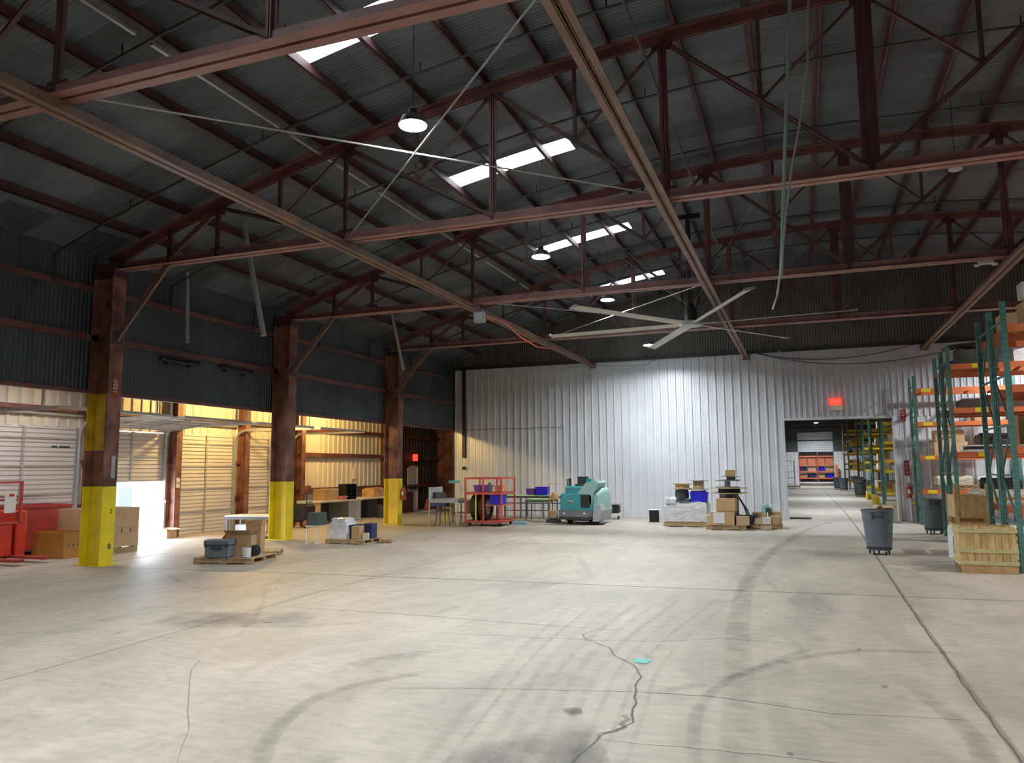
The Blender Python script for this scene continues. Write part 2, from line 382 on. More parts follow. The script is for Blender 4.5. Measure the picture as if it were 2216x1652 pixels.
strip(jag([(-3.66, 7.27), (-2.06, 7.47), (-1.4, 7.6), (-.84, 7.95), (.2, 7.9)], .014), .014, CR)
strip(jag([(-1.27, 4.8), (-.18, 4.87), (.6, 4.9)], .012), .012, CR)
strip(jag([(-3.4, 3.6), (-3.78, 4.1), (-4.4, 4.75), (-4.89, 5.3), (-5.07, 5.58), (-5.4, 5.62), (-5.7, 5.73)], .01, .3), .010, JT)
strip(jag([(-7.6, 9.9), (-6.5, 9.3), (-5.6, 9.4), (-5.0, 9.8)], .02), .012, CR)
strip(smooth([(-.42, 3.2), (-.42, 4.71), (-.52, 6.1), (-.75, 8.74), (-.88, 12.4), (-.69, 16.7), (.16, 23.5), (.9, 26.2)]), .26, TY, .0014)
strip(smooth([(-2.6, 3.3), (-3.04, 3.86), (-3.3, 4.37), (-3.44, 4.97), (-3.32, 5.4), (-2.9, 6.0)]), .14, TY, .0015)
strip(smooth([(-1.1, 5.9), (-.5, 6.66), (-.23, 7.23), (.27, 7.76), (.63, 7.92), (1.4, 8.0)]), .13, TY, .0016)
strip(smooth([(-.6, 4.3), (-.73, 5.09), (-.77, 5.67), (-.68, 6.32), (-.41, 7.0), (0, 7.8)]), .10, TY, .0017)
strip(smooth([(.2, 3.6), (.75, 4.6), (.95, 5.5), (.7, 6.6)]), .16, TY, .0016)
for k in range(9):
    x = -2.0+k*.13
    strip(smooth([(x, 3.4), (x-.25+.02*k, 5), (x-.55+.03*k, 7), (x-.7+.1*k, 9+.2*k)]), random.choice([.05, .09]), PA if k % 2 else 7, .002+.0002*k)
for k in range(9):
    x = random.uniform(-9, 3); y = random.uniform(5, 16); a = random.uniform(-1.2, 1.2); l = random.uniform(1.5, 5); c = random.uniform(-.7, .7)
    strip(smooth([(x, y), (x+l*.5*math.sin(a)+c*.5, y+l*.5*math.cos(a)), (x+l*math.sin(a), y+l*math.cos(a))]), random.uniform(.06, .2), random.choice([7, PA, PA]), .004+.0002*k)
strip([(-3.3, 11.2), (-3.7, 10), (-4.0, 8.8), (-4.1, 8.0)], .05, PA, .0075)
strip([(-1.75, 3.6), (-1.6, 4.3), (-1.45, 4.9)], [.9, .75, .3], ST, .008)
strip([(-1.25, 3.6), (-1.28, 4.4), (-1.4, 5.0)], [.5, .4, .15], ST, .0082)
strip([(-6.9, 7.0), (-6.0, 7.2), (-5.2, 7.5)], .9, ST, .0078)
strip([(-1.46, 6.78), (-1.39, 6.79), (-1.31, 6.78)], .18, CY, .0084)
strip([(-1.6, 5.23), (-1.55, 5.28), (-1.5, 5.3)], .16, CR, .0084)
for k in range(22):
    x = random.uniform(-8, .5); y = random.uniform(4.5, 12); strip([(x, y), (x+random.uniform(.02, .1), y+.03)], .04, random.choice([CR, PA]), .0088)
for q in ((-7.6, 8.7), (-7.9, 7.2), (-6.3, 8.9), (-8.3, 8.9), (-6.9, 9.6), (-8.6, 5.9), (-3.1, 9.9)): strip([q, (q[0]+.16, q[1]+.10)], .035, PA, .0088)
struct('floor', fl, [M_FLOOR, M_CRACK, M_TYRE, M_PALEM, M_STAIN, M_CYAN, M_DEEPJ, M_FAINT])

# roof sheets with skylight openings
SKY = [(2.9, 3.45), (8.15, 8.72), (13.35, 13.92), (18.72, 19.28), (23.8, 24.35)]
SX0, SX1 = -6.38, -3.88
def roof():
    m = MB(); xs = sorted(set([LX-.02]+[-12+.5*i for i in range(0, 53)]+[SX0, SX1, RX+.02])); ys = sorted({BY, EY+.1} | {a for s in SKY for a in s})
    for xa, xb in zip(xs, xs[1:]):
        for ya, yb in zip(ys, ys[1:]):
            if SX0-1e-6 <= xa and xb <= SX1+1e-6 and any(abs(ya-s[0]) < 1e-6 for s in SKY): continue
            za, zb = arc(xa)+.29, arc(xb)+.29
            v = [(xa, ya, za), (xb, ya, zb), (xb, yb, zb), (xa, yb, za), (xa, ya, za+.03), (xb, ya, zb+.03), (xb, yb, zb+.03), (xa, yb, za+.03)]
            m.add(v, [(0, 3, 2, 1), (4, 5, 6, 7), (0, 1, 5, 4), (2, 3, 7, 6), (0, 4, 7, 3), (1, 2, 6, 5)])
    return m
struct('ceiling', roof(), M_ROOF)
for i, (a, b) in enumerate(SKY):
    m = MB(); n = 10
    for k in range(n):
        xa = SX0+(SX1-SX0)*k/n; xb = SX0+(SX1-SX0)*(k+1)/n; za, zb = arc(xa)+.295, arc(xb)+.295
        m.add([(xa, a, za), (xb, a, zb), (xb, b, zb), (xa, b, za)], [(0, 3, 2, 1)])
    o = struct('window_%d' % (i+1), m, M_SKYL)
# left upper wall
m = MB(); m.box(LX-.05, LX, BY, EY+.1, 3.1, arc(LX)+.3); struct('wall_left_upper', m, M_DARKW)
m = MB(); m.box(LX+.001, LX+.08, BY, EY, 4.08, 4.2); m.box(LX+.001, LX+.07, BY, EY, 5.0, 5.1); m.box(LX+.001, LX+.05, BY, EY, 3.1, 3.17)
struct('trim_1', m, M_STEEL)
# gable above the liner
m = MB(); pts = [(LX, 5.45), (RX, 5.45)]+[(x, arc(x)+.29) for x in [RX]+[14-i for i in range(0, 27)]+[LX]]
m.prism(pts, EY+.02, EY+.12); struct('wall_back_gable', m, M_DARKG)
# white ribbed liner with a portal
def ribbed(m, x0, x1, z0, z1, y, pitch, d=.046, w=.45, facing=-1, mi=0):
    """ribbed sheet in the XZ plane at y, ribs standing proud toward facing*Y"""
    n = max(1, int(round((x1-x0)/pitch))); p = (x1-x0)/n; prof = []
    for i in range(n):
        a = x0+i*p; prof += [(a, 0), (a+p*.06, d), (a+p*.16, d), (a+p*.22, 0), (a+p*.50, 0), (a+p*.52, d*.25), (a+p*.55, 0), (a+p*.74, 0), (a+p*.76, d*.25), (a+p*.79, 0)]
    prof.append((x1, 0)); vs = []; fs = []
    for (x, q) in prof: vs += [(x, y+facing*q, z0), (x, y+facing*q, z1)]
    for i in range(len(prof)-1): fs.append((2*i, 2*i+2, 2*i+3, 2*i+1))
    m.add(vs, fs, mi); m.box(x0, x1, min(y-facing*.01, y-facing*.06), max(y-facing*.01, y-facing*.06), z0, z1, mi)
OX0, OX1, OZ = -.56, 2.66, 3.19
m = MB(); ribbed(m, -12.25, OX0, 0, 5.46, EY, .266); struct('wall_back', m, M_WHITE)
m = MB(); ribbed(m, OX0, OX1+.001, OZ, 5.46, EY, .17); ribbed(m, OX1, RX, 3.19, 5.46, EY, .17); ribbed(m, OX1, RX, 0, 3.19, EY, .30); struct('wall_back_right', m, M_GALV)
m = MB(); m.box(OX0-.04, OX0+.03, EY-.06, EY+.3, 0, OZ+.03); m.box(OX1-.03, OX1+.04, EY-.06, EY+.3, 0, OZ+.03); m.box(OX0+.03, OX1-.03, EY-.06, EY+.3, OZ-.02, OZ+.05)
struct('trim_2', m, M_GALV)
m = MB(); m.box(-12.25, OX0-.05, EY-.05, EY-.001, 5.40, 5.50); m.box(OX0, RX, EY-.05, EY-.001, 5.40, 5.50); struct('trim_3', m, M_PIPE)
m = MB(); m.box(-11.78, -7.95, EY-.045, EY-.036, 3.13, 3.15); m.box(-7.97, -7.95, EY-.045, EY-.036, 0, 3.15); struct('trim_4', m, M_GREY)
m = MB(); m.box(-12.3, -12.24, EY-.05, EY+.1, 0, 5.45); struct('trim_5', m, M_PIPE)
m = MB(); m.box(RX, RX+.1, BY, EY+.1, 0, 5.9); struct('wall_right', m, M_DARKW)
m = MB(); m.box(AX, RX, BY-.1, BY, 0, 8.3); struct('wall_front', m, M_DARKG)
# dock annex
m = MB(); m.box(AX-.1, LX-.05, BY, 31.5, 4.0, 4.1); struct('ceiling_annex', m, M_DARKG)
DOORS = [(4.9, 7.6), (7.65, 9.85), (10.25, 12.95), (13.38, 15.50), (15.84, 18.10), (18.50, 20.78)]
DZ = 2.66
def ribbedY(m, y0, y1, z0, z1, x, pitch, d=.03, mi=0):
    n = max(1, int(round((y1-y0)/pitch))); p = (y1-y0)/n; vs = []; fs = []; prof = []
    for i in range(n):
        a = y0+i*p; prof += [(a, 0), (a+p*.1, d), (a+p*.3, d), (a+p*.4, 0)]
    prof.append((y1, 0))
    for (y, q) in prof: vs += [(x+q, y, z0), (x+q, y, z1)]
    for i in range(len(prof)-1): fs.append((2*i, 2*i+1, 2*i+3, 2*i+2))
    m.add(vs, fs, mi); m.box(x-.06, x-.01, y0, y1, z0, z1, mi)
m = MB(); ribbedY(m, BY, 26.6, DZ, 4.0, AX, .29)
last = BY
for (a, b) in DOORS[2:]: 
    ribbedY(m, last, a, 0, DZ, AX, .29) if a-last > .3 else ribbedY(m, last, a, 0, DZ, AX, .2); last = b
ribbedY(m, last, 26.6, 0, DZ, AX, .29)
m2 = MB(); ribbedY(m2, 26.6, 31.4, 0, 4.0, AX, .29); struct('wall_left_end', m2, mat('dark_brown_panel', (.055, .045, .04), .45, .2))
struct('wall_left', m, M_CREAM)
m = MB(); ribbed(m, AX, -12.2, 0, 4.0, 31.4, .30); m.box(-12.28, -12.2, EY+.12, 31.4, 0, 4.0); struct('wall_annex_end', m, M_COLM)
m = MB()
for z in (1.0, 2.17, 3.02): m.box(AX+.031, AX+.17, 20.95, 31.4, z-.05, z+.05); m.box(AX+.031, AX+.05, 20.95, 31.4, z-.05, z+.09)
m.box(AX+.031, AX+.20, BY, 20.95, 3.0, 3.1)
for (a, b) in zip([d[1] for d in DOORS[2:5]], [d[0] for d in DOORS[3:6]]):
    for z in (.9, 1.9): m.box(AX+.031, AX+.12, a, b, z-.04, z+.04)
struct('trim_6', m, M_STEEL)

# dock doors
def dock_door(k, y0, y1, drop):
    """sectional door; drop = how far up the leaf is run (0 closed)"""
    d = MB(); n = 9; ph = (DZ+.05)/n; xx = AX-.005; top = []
    for i in range(n):
        z0 = i*ph+drop
        if z0+ph*.5 < DZ-.05:
            d.box(xx-.03, xx-.008, y0+.02, y1-.02, z0, z0+ph)
            for q in range(3): d.box(xx-.008, xx+.016, y0+.02, y1-.02, z0+ph*(q/3)+.010, z0+ph*((q+1)/3)-.010)
        else:
            j = (z0-(DZ-.05)); d.box(xx+.25+j, xx+.25+j+ph-.01, y0+.02, y1-.02, DZ+.08+.10*j, DZ+.12+.10*j)
    leaf = struct('door_%d' % k, d, M_DOOR)
    s = MB()
    for yy in (y0+.06, (y0+y1)/2, y1-.06):
        ztop = DZ; s.box(xx+.016, xx+.05, yy-.03, yy+.03, drop, ztop)
    for i in range(0, n, 2):
        z0 = i*ph+drop
        if z0 < DZ-.1: s.box(xx+.016, xx+.045, y0+.03, y1-.03, z0-.02, z0+.02)
    if drop:
        L = drop+.1
        for yy in (y0+.06, (y0+y1)/2, y1-.06): s.bar((xx+.25, yy, DZ+.05), (xx+.3+L, yy, DZ+.05+.10*L), .05, .03)
        for j in range(5): s.box(xx+.27+j*.3, xx+.31+j*.3, y0+.03, y1-.03, DZ+.04+.03*j, DZ+.08+.03*j)
    o = s.build('door_stile', M_RAIL); o.parent = leaf
    t = MB()
    for yy in (y0-.02, y1+.02):
        t.box(xx+.02, xx+.08, yy-.03, yy+.03, 0, DZ-.1)
        pts = [(xx+.06, yy, DZ-.12)]+[(xx+.06+.36*(1-math.cos(a)), yy, DZ-.12+.30*math.sin(a)) for a in [PI/2*i/6 for i in range(1, 7)]]+[(-12.75, yy, DZ+.19)]
        for p, q in zip(pts, pts[1:]): t.bar(p, q, .05, .06)
    t.tube([(xx+.12, y0, DZ+.28), (xx+.12, y1, DZ+.28)], .03)
    t.box(-12.78, -12.74, y0-.04, y1+.04, DZ+.17, DZ+.23)
    for yy in (y0, y1): t.box(-13.2, -13.16, yy-.02, yy+.02, DZ+.2, 4.0)
    t.build('door_track', M_RAIL).parent = leaf
dock_door(1, *DOORS[2], 0); dock_door(2, *DOORS[3], 1.44); dock_door(3, *DOORS[4], 0); dock_door(4, *DOORS[5], 0)
m = MB(); A = PX(112, 967, AX+.02); m.box(AX+.012, AX+.018, A.y, A.y+.14, A.z-.02, A.z+.02); m.box(AX+.012, AX+.018, A.y+.19, A.y+.45, A.z-.02, A.z+.02); o = m.build('door_marking', M_DGREY); o.parent = bpy.data.objects['door_1']
# exit door at the annex end
m = MB(); m.box(AX+.031, AX+.06, 28.60, 29.32, 0, 1.76); d5 = struct('door_5', m, M_CREAM)
m = MB(); m.box(AX+.031, AX+.09, 28.52, 28.60, 0, 1.84); m.box(AX+.031, AX+.09, 29.32, 29.40, 0, 1.84); m.box(AX+.031, AX+.09, 28.52, 29.40, 1.76, 1.84); m.build('door_frame', M_CREAM).parent = d5
m = MB(); m.box(AX+.06, AX+.11, 28.66, 29.26, .88, .93); m.build('push_bar', M_BLACK).parent = d5
# outside
m = MB(); m.box(-70, AX-.12, -40, 90, -1.3, -1.1); struct('ground_yard', m, M_CONC)
p = PX(258, 1066, -24); q = PX(285, 1112, -24)
m = MB(); m.box(-24.6, -24, p.y, q.y, -1.1, 1.0); m.box(-24.6, -24, p.y+.15, q.y, 1.0, 1.12)
single(m, 'tall_blue_bin', M_PBLUE, 'pale blue upright bin outside the open dock door, washed out in glare', 'bin', (-24.3, (p.y+q.y)/2, -1.1))
# next halls
m = MB(); m.box(-6.1, -6, EY+.15, 75, 0, 6.1); struct('wall_hall_left', m, M_DARKG)
m = MB(); m.box(RX, RX+.1, EY+.15, 100, 0, 6.1); struct('wall_hall_right', m, M_DARKG)
m = MB(); m.box(-6.1, RX+.1, EY+.12, 100, 5.9, 6.0); struct('ceiling_hall', m, M_DARKG)
m = MB(); ribbed(m, -6, -.45, 0, 3.05, 75, .3); ribbed(m, 2.52, 8, 0, 3.05, 75, .3); struct('wall_hall_back', m, M_WHITE)
m = MB(); m.box(-6, -.45, 75, 75.1, 3.05, 5.95); m.box(2.52, RX, 75, 75.1, 3.05, 5.95); m.box(-.45, 2.52, 75, 75.1, 4.9, 5.95); m.box(8, RX, 75, 75.1, 0, 3.05); struct('wall_hall_back_upper', m, M_DARKW)
m = MB(); m.box(-.45, 2.52, 75, 75.08, 3.05, 4.0); m.box(-.45, 2.52, 75, 75.08, 4.15, 4.8)
for i in range(5): m.box(-.45, 2.52, 74.96, 75, 3.05+i*.19, 3.07+i*.19)
struct('door_6', m, M_WHITE)
m = MB(); m.box(-6, RX, 99.9, 100, 0, 6); m.box(-.7, -.6, 75.1, 100, 0, 6); struct('wall_far', m, M_GALV)
for i, y in enumerate((33, 39, 45, 51, 57, 63, 69)):
    m = MB(); m.box(-6, RX, y-.06, y+.06, 4.9, 5.0); m.box(-6, RX, y-.05, y+.05, 5.75, 5.85)
    for x in range(-6, 14, 2): m.bar((x, y, 4.95), (x+1, y, 5.8), .05, .05, (0, 1, 0)); m.bar((x+1, y, 5.8), (x+2, y, 4.95), .05, .05, (0, 1, 0))
    single(m, 'roof_joist', M_STEELD, 'dark steel joist under the next hall roof, ' + ORD[i] + ' beyond the portal', 'joist', (4, y, 4.9))

# ================================================================== STRUCTURE STEEL
NODES = [-9.52, -6.89, -4.26, -1.63, 1.0, 3.63, 6.26, 8.89, 11.52]
def angle_pair(m, p, q, w=.07, gap=.03, t=.012, up=(0, 1, 0)):
    m.bar(p, q, w, t*5, up, off=((gap+w)/2, 0)); m.bar(p, q, w, t*5, up, off=(-(gap+w)/2, 0))
def truss(y, label):
    T = thing('roof_truss', label, 'truss', (1, y, 5.38), 'arched steel roof trusses'); ZB = 5.40
    m = MB()
    for s in (-1, 1):
        m.box(-12.0, 14.0, y+s*.018-(.013 if s < 0 else 0), y+s*.018+(.013 if s > 0 else 0), ZB, ZB+.14)
        m.box(-12.0, 14.0, *sorted((y+s*.02, y+s*.13)), ZB-.012, ZB)
    m.build('bottom_chord', M_CHORD, T)
    m = MB(); xs = [-12+i*26/40 for i in range(41)]
    for a, b in zip(xs, xs[1:]):
        for s in (-1, 1):
            m.bar((a, y+s*.024, arc(a)+.0), (b, y+s*.024, arc(b)+.0), .013, .14, (0, 0, 1))
            m.bar((a, y+s*.075, arc(a)+.075), (b, y+s*.075, arc(b)+.075), .11, .014, (0, 0, 1))
    m.build('top_chord', M_STEEL, T)
    posts = [-10.6]+NODES+[12.6]
    for x in posts:
        m = MB(); big = abs(x-1) < .1; mid = abs(abs(x-1)-2.63) < .1 or abs(abs(x-1)-5.26) < .1
        w = .085 if big else (.045 if mid else .035); g = .04 if big else (.03 if mid else .01)
        for s in (-1, 1):
            cx = x+s*(g/2+w/2); m.box(cx-w/2, cx+w/2, y-.012, y+.012, ZB+.02, arc(x)-.02)
            m.box(cx-s*w/2-.008, cx-s*w/2+.008, y-.05, y+.05, ZB+.02, arc(x)-.02)
        if big: m.box(x-.02, x+.02, y-.06, y-.04, ZB, arc(x))
        for zz in (.35, .65): z = ZB+(arc(x)-ZB)*zz; m.box(x-g/2-.01, x+g/2+.01, y-.02, y+.02, z-.03, z+.03)
        m.build('vertical_post', M_STEELD if not mid else M_STEEL, T)
    def webs(x0, x1):     # outer top -> inner bottom
        p, q = Vector((x0, y, arc(x0)-.03)), Vector((x1, y, ZB+.08)); md = (p+q)/2
        m = MB(); w = .035
        m.bar(p, q, .03, .05, (0, 1, 0), off=(0, .03)); m.bar(p, q, .03, .05, (0, 1, 0), off=(0, -.03)); m.bar(p, q, .07, .012, (0, 1, 0))
        m.build('diagonal_brace', M_STEELD, T)
        m = MB(); m.box(md.x-.025, md.x+.025, y-.03, y+.03, md.z, arc(md.x)-.02)
        m.bar(md, (x1, y, arc(x1)-.05), .035, .05, (0, 1, 0)); m.build('sub_strut', M_STEELD, T)
    for i in range(4): webs(NODES[i], NODES[i+1]); webs(NODES[8-i], NODES[7-i])
    for s, xc, xi, xn in ((1, -11.78, -10.62, -9.52), (-1, 13.78, 12.62, 11.52)):
        m = MB()
        for o in (-.035, .035): m.bar((xc, y, 4.1), (xi, y, ZB+.0), .045, .05, (0, 1, 0), off=(o, 0))
        m.build('knee_brace', M_TIE, T)
        m = MB()
        for o in (-.03, .03): m.bar((xi, y, ZB+.12), (xn, y, arc(xn)-.05), .035, .05, (0, 1, 0), off=(o, 0))
        m.build('diagonal_brace', M_STEEL, T)
    for x in NODES:
        MB().box(x-.14, x+.14, y-.008, y+.008, ZB+.02, ZB+.20).build('gusset_plate', M_STEELD, T); MB().box(x-.15, x+.15, y-.008, y+.008, arc(x)-.18, arc(x)-.02).build('gusset_plate', M_STEELD, T)
    return T
TY_ = [5.3, 10.55, 15.8, 21.08]
for y, l in zip(TY_, ('rusty red arched roof truss crossing overhead, nearest to the viewer', 'rusty red arched roof truss on the nearest yellow-footed column', 'rusty red arched roof truss on the middle column, grey junction box below it',
                      'rusty red arched roof truss on the farthest column, closest to the white wall')):
    truss(y, l)
PN = 0
for k in range(-12, 14):
    x = .5+.975*k
    if x < -11.4 or x > 13.5: continue
    z = arc(x)+.10; m = MB(); m.box(x-.006, x+.006, -1, EY, z, z+.18); m.box(x, x+.05, -1, EY, z, z+.010); m.box(x-.06, x, -1, EY, z+.170, z+.18); m.box(x+.04, x+.05, -1, EY, z, z+.02)
    side = 'left' if x < 1 else 'right'; PN += 1
    single(m, 'roof_purlin', M_STEELD, 'red oxide roof purlin on the %s slope, %s from the ridge' % (side, ORD[-k if k <= 0 else k-1]), 'purlin', (x, 13, z), 'roof purlins')
LAB = {-6.85: 'brown tie beam running lengthwise at truss level, nearest the dock columns', -1.63: 'brown tie beam running lengthwise at truss level, just left of the ceiling fan drop cords',
       3.63: 'brown tie beam running lengthwise at truss level, right one above the racks', 8.89: 'brown tie beam running lengthwise at truss level, beyond the rack tops'}
for x, l in LAB.items():
    m = MB()
    for s in (-1, 1):
        m.box(x+s*.02-.008, x+s*.02+.008, 0, EY-.02, 5.24, 5.385); m.box(*sorted((x+s*.02, x+s*.10)), 0, EY-.02, 5.24, 5.254)
    m.box(x-.12, x+.12, EY-.09, EY-.055, 5.2, 5.4)
    single(m, 'tie_beam', M_TIE, l, 'beam', (x, 13, 5.24))
def rod(p, q, r, m_, name, label, cat, group=None):
    return single(MB().tube([p, q], r, 6), name, m_, label, cat, tuple((Vector(p)+Vector(q))/2), group)
for y0, y1, s in ((5.3, 10.55, 'near the brightest lamp'), (15.8, 21.08, 'beside the ceiling fan')):
    rod((-6.85, y0, 5.46), (-1.63, y1, 5.46), .011, M_RAIL, 'bracing_rod', 'shiny thin bracing rod running away rightward in the crossed pair ' + s, 'rod', 'crossed bracing rods')
    rod((-1.63, y0, 5.43), (-6.85, y1, 5.43), .011, M_RAIL, 'bracing_rod', 'shiny thin bracing rod running away leftward in the crossed pair ' + s, 'rod', 'crossed bracing rods')
SPN = ['first from the viewer', 'just before the second truss', 'just past the second truss', 'halfway to the third truss', 'just past the third truss', 'before the farthest truss', 'past the farthest truss', 'closest to the far gable']
for i, y in enumerate((6.85, 9.55, 12.25, 14.85, 17.5, 20.1, 22.8, 25.4)):
    m = MB(); xs = [-12.2+i_*26/26 for i_ in range(26)]
    m.tube([(x, y, arc(x)+.06) for x in xs], .02, 6)
    for x in (-10.5, -7.8, -5.0, -2.2, .5, 3.2, 6, 9): m.tube([(x, y, arc(x)+.06), (x, y, arc(x)+.22)], .012, 6); m.lathe((x, y, arc(x)+.20), [(.005, 0), (.025, .01), (.025, .016)], 8)
    m.tube([(-12.2, y, arc(-12.2)+.06), (-12.2, y, 5.1), (-12.22, y, 5.0)], .025, 6)
    single(m, 'sprinkler_pipe', M_PIPE, 'thin black sprinkler pipe along the roof curve, ' + SPN[i], 'pipe', (1, y, 7.9), 'sprinkler branch pipes')
m = MB()
for (a, b) in ((2, 6.65), (6.9, 9.4), (9.7, 12.1), (12.4, 14.7), (15, 17.3), (17.7, 19.9), (20.3, 22.5)):
    m.box(-7.40, -7.35, a, b, arc(-7.38)+.03, arc(-7.38)+.07)
single(m, 'conduit', M_RAIL, 'pale metal conduit line running along under a purlin on the left roof slope', 'conduit', (-7.38, 12, arc(-7.38)))

# columns
def column(y, label, lowtop, band=None):
    T = thing('steel_column', label, 'column', (-12.0, y, 0), 'dock side columns')
    def seg(z0, z1, k=3):
        m = MB()
        if k & 1: m.box(-11.78, -11.755, y-.15, y+.15, z0, z1)
        if not k & 2: return m
        m.box(-12.245, -12.22, y-.15, y+.15, z0, z1); m.box(-12.22, -11.78, y-.012, y+.012, z0, z1)
        m.box(-12.2, -11.79, y-.10, y-.09, z0, z1) if False else None
        return m
    seg(0, lowtop).build('yellow_paint_band', M_YEL, T)
    if band:
        seg(lowtop, band[0]).build('shaft', M_COLM, T); seg(*band, 1).build('front_flange', M_COLM, T); seg(*band, 2).build('upper_paint_band', M_ORYEL, T); seg(band[1], arc(-12)-.05).build('shaft', M_COLM, T)
    else: seg(lowtop, arc(-12)-.05).build('shaft', M_COLM, T)
    m = MB(); m.box(-12.3, -11.7, y-.2, y+.2, 0, .015); m.build('base_plate', M_YEL, T)
    m = MB(); m.box(-12.26, -11.72, y-.17, y+.17, 5.25, 5.5); m.box(-11.755, -11.74, y-.12, y+.12, 4.0, 4.25); m.build('cap_plate', M_STEELD, T)
    return T
c1 = column(10.55, 'yellow footed rusty steel column nearest the viewer, amber-lit yellow band above', 1.40, (2.05, 3.1))
c2 = column(15.80, 'yellow footed rusty steel column beside the open carton pallet, middle of three', 1.40)
c3 = column(21.30, 'yellow footed rusty steel column farthest away, by the office workbench', 1.40)
column(5.3, 'rusty steel column left of the view, yellow at the foot', 1.4)
# numbers stencilled on column faces
def textobj(body, size, loc, rot, m_, name, parent=None, label=None, cat=None, ext=.002):
    cu = bpy.data.curves.new(name, 'FONT'); cu.body = body; cu.size = size; cu.extrude = ext; cu.align_x = 'CENTER'; cu.align_y = 'CENTER'
    to = bpy.data.objects.new(name, cu); COL.objects.link(to); bpy.context.view_layer.update()
    me = bpy.data.meshes.new_from_object(to.evaluated_get(bpy.context.evaluated_depsgraph_get())); bpy.data.objects.remove(to)
    me.materials.clear(); me.materials.append(m_)
    o = bpy.data.objects.new(name, me); COL.objects.link(o); o.rotation_euler = rot
    if parent: o.parent = parent; o.location = Vector(loc)-Vector(parent.location)
    else: o.location = loc
    if label: tag(o, label, cat)
    return o
m = MB(); m.box(-11.753, -11.748, 10.5, 10.62, 3.02, 3.42)
m.build('number_plate', M_SIGNR, c1)
textobj('1020', .13, (-11.745, 10.56, 3.22), (PI/2, -PI/2, PI/2), M_PAPER, 'number_plate', c1)
textobj('8', .14, (-11.749, 10.6, .33), (PI/2, 0, PI/2), M_BLACK, 'stencil', c1); textobj('2', .11, (-11.749, 10.6, .95), (PI/2, 0, PI/2), M_BLACK, 'stencil', c1)
m = MB(); m.box(-11.753, -11.742, 10.55, 10.63, 1.55, 1.95); m.build('notice', M_LGREY, c1)
m = MB(); m.box(-12.1, -11.99, 21.1, 21.14, 2.2, 3.0); 
# dock wall posts
for y, l in ((13.16, 'left of the open dock door'), (15.67, 'right of the open dock door, with a small notice'), (18.30, 'between the two closed yellow-lit doors'), (21.0, 'where the dock doors end and the ribbed wall begins'), (26.45, 'right of the sodium-lit wall stretch')):
    m = MB(); x0 = AX+.05; m.box(x0, x0+.015, y-.1, y+.1, 0, 3.99); m.box(x0+.26, x0+.275, y-.1, y+.1, 0, 3.99); m.box(x0+.015, x0+.26, y-.008, y+.008, 0, 3.99)
    o = single(m, 'dock_wall_post', M_COLM, 'dark red steel wall post ' + l, 'post', (x0+.1, y, 0), 'dock wall posts')
    if y == 15.67:
        MB().box(x0+.275, x0+.28, y-.06, y+.06, 1.25, 1.5).build('notice', M_PAPER, o, origin=(x0+.275, y, 1.3)); MB().box(x0+.28, x0+.284, y-.03, y+.03, 1.35, 1.4).build('notice_print', M_RED, o, origin=(x0+.28, y, 1.35))

# ================================================================== LIGHTS AND OVERHEAD THINGS
def led(p, label, far=False):
    x, y, z = p; T = thing('high_bay_light', label, 'lamp', p, 'round LED high bay lamps')
    MB().lathe(p, [(.02, .22), (.05, .2), (.06, .12), (.13, .10), (.165, .02), (.17, 0)], 20).build('housing', M_DGREY, T)
    MB().lathe(p, [(.165, 0), (.165, -.012), (.1, -.02), (.01, -.022)], 20).build('lens', M_LED, T)
    top = 5.88 if far else arc(x)+.1
    MB().tube([(x, y, z+.22), (x, y, top)], .006, 6).build('cable', M_PIPE, T)
for p, l in zip(LED_L, ('glowing high bay lamp behind the nearest truss', 'brightest glowing high bay lamp, by the crossed rods', 'glowing high bay lamp left of the third skylight strip', 'glowing high bay lamp above the left fan blades', 'glowing high bay lamp at the tip of a fan blade, before the white wall')): led(p, l)
for i, p in enumerate(LED_R): led(p, 'glowing high bay lamp over the rack side, ' + ('nearest', 'second', 'middle', 'fourth', 'farthest')[i] + ' of its row')
for i, p in enumerate(LED_N): led(p, 'glowing high bay lamp in the hall beyond the portal, ' + ('upper of the two seen', 'lower and farthest', 'just behind the header', 'second behind the header', 'mid hall')[i], True)
for p in ((-4.0, -2.6, 5.73), (6.3, -2.6, 5.73)): led(p, 'glowing high bay lamp behind the viewer, ' + ('dock side' if p[0] < 0 else 'rack side'))
for x, y, l in ((-13.9, 21.6, 'lighting the ribbed wall amber'), (-13.7, 16.9, 'above the closed dock doors')):
    T = thing('sodium_lamp', 'small sodium lamp under the annex roof ' + l, 'lamp', (x, y, 3.9))
    MB().cb((x, y, 3.93), (.3, .3, .12), bev=.02).build('housing', M_DGREY, T)
    MB().lathe((x, y, 3.74), [(.09, 0), (.11, .02), (.12, .12), (.05, .13)], 16).build('reflector', M_LGREY, T)
for y, l in ((11.2, 'above the red bins'), (6.0, 'left of the view')):  # unseen glowing panels added to go with the annex fill light
    T = thing('added_fill_panel', 'unseen added fill panel under the annex roof ' + l, 'lamp', (-13.6, y, 3.8))
    MB().cb((-13.6, y, 3.89), (1.0, 1.0, .18), bev=.02).build('housing', M_LGREY, T); MB().cb((-13.6, y, 3.79), (.9, .9, .02)).build('diffuser', mat('added_fill_glow', (1, 1, 1), .4, emit=(1, .95, .92), estr=4), T)
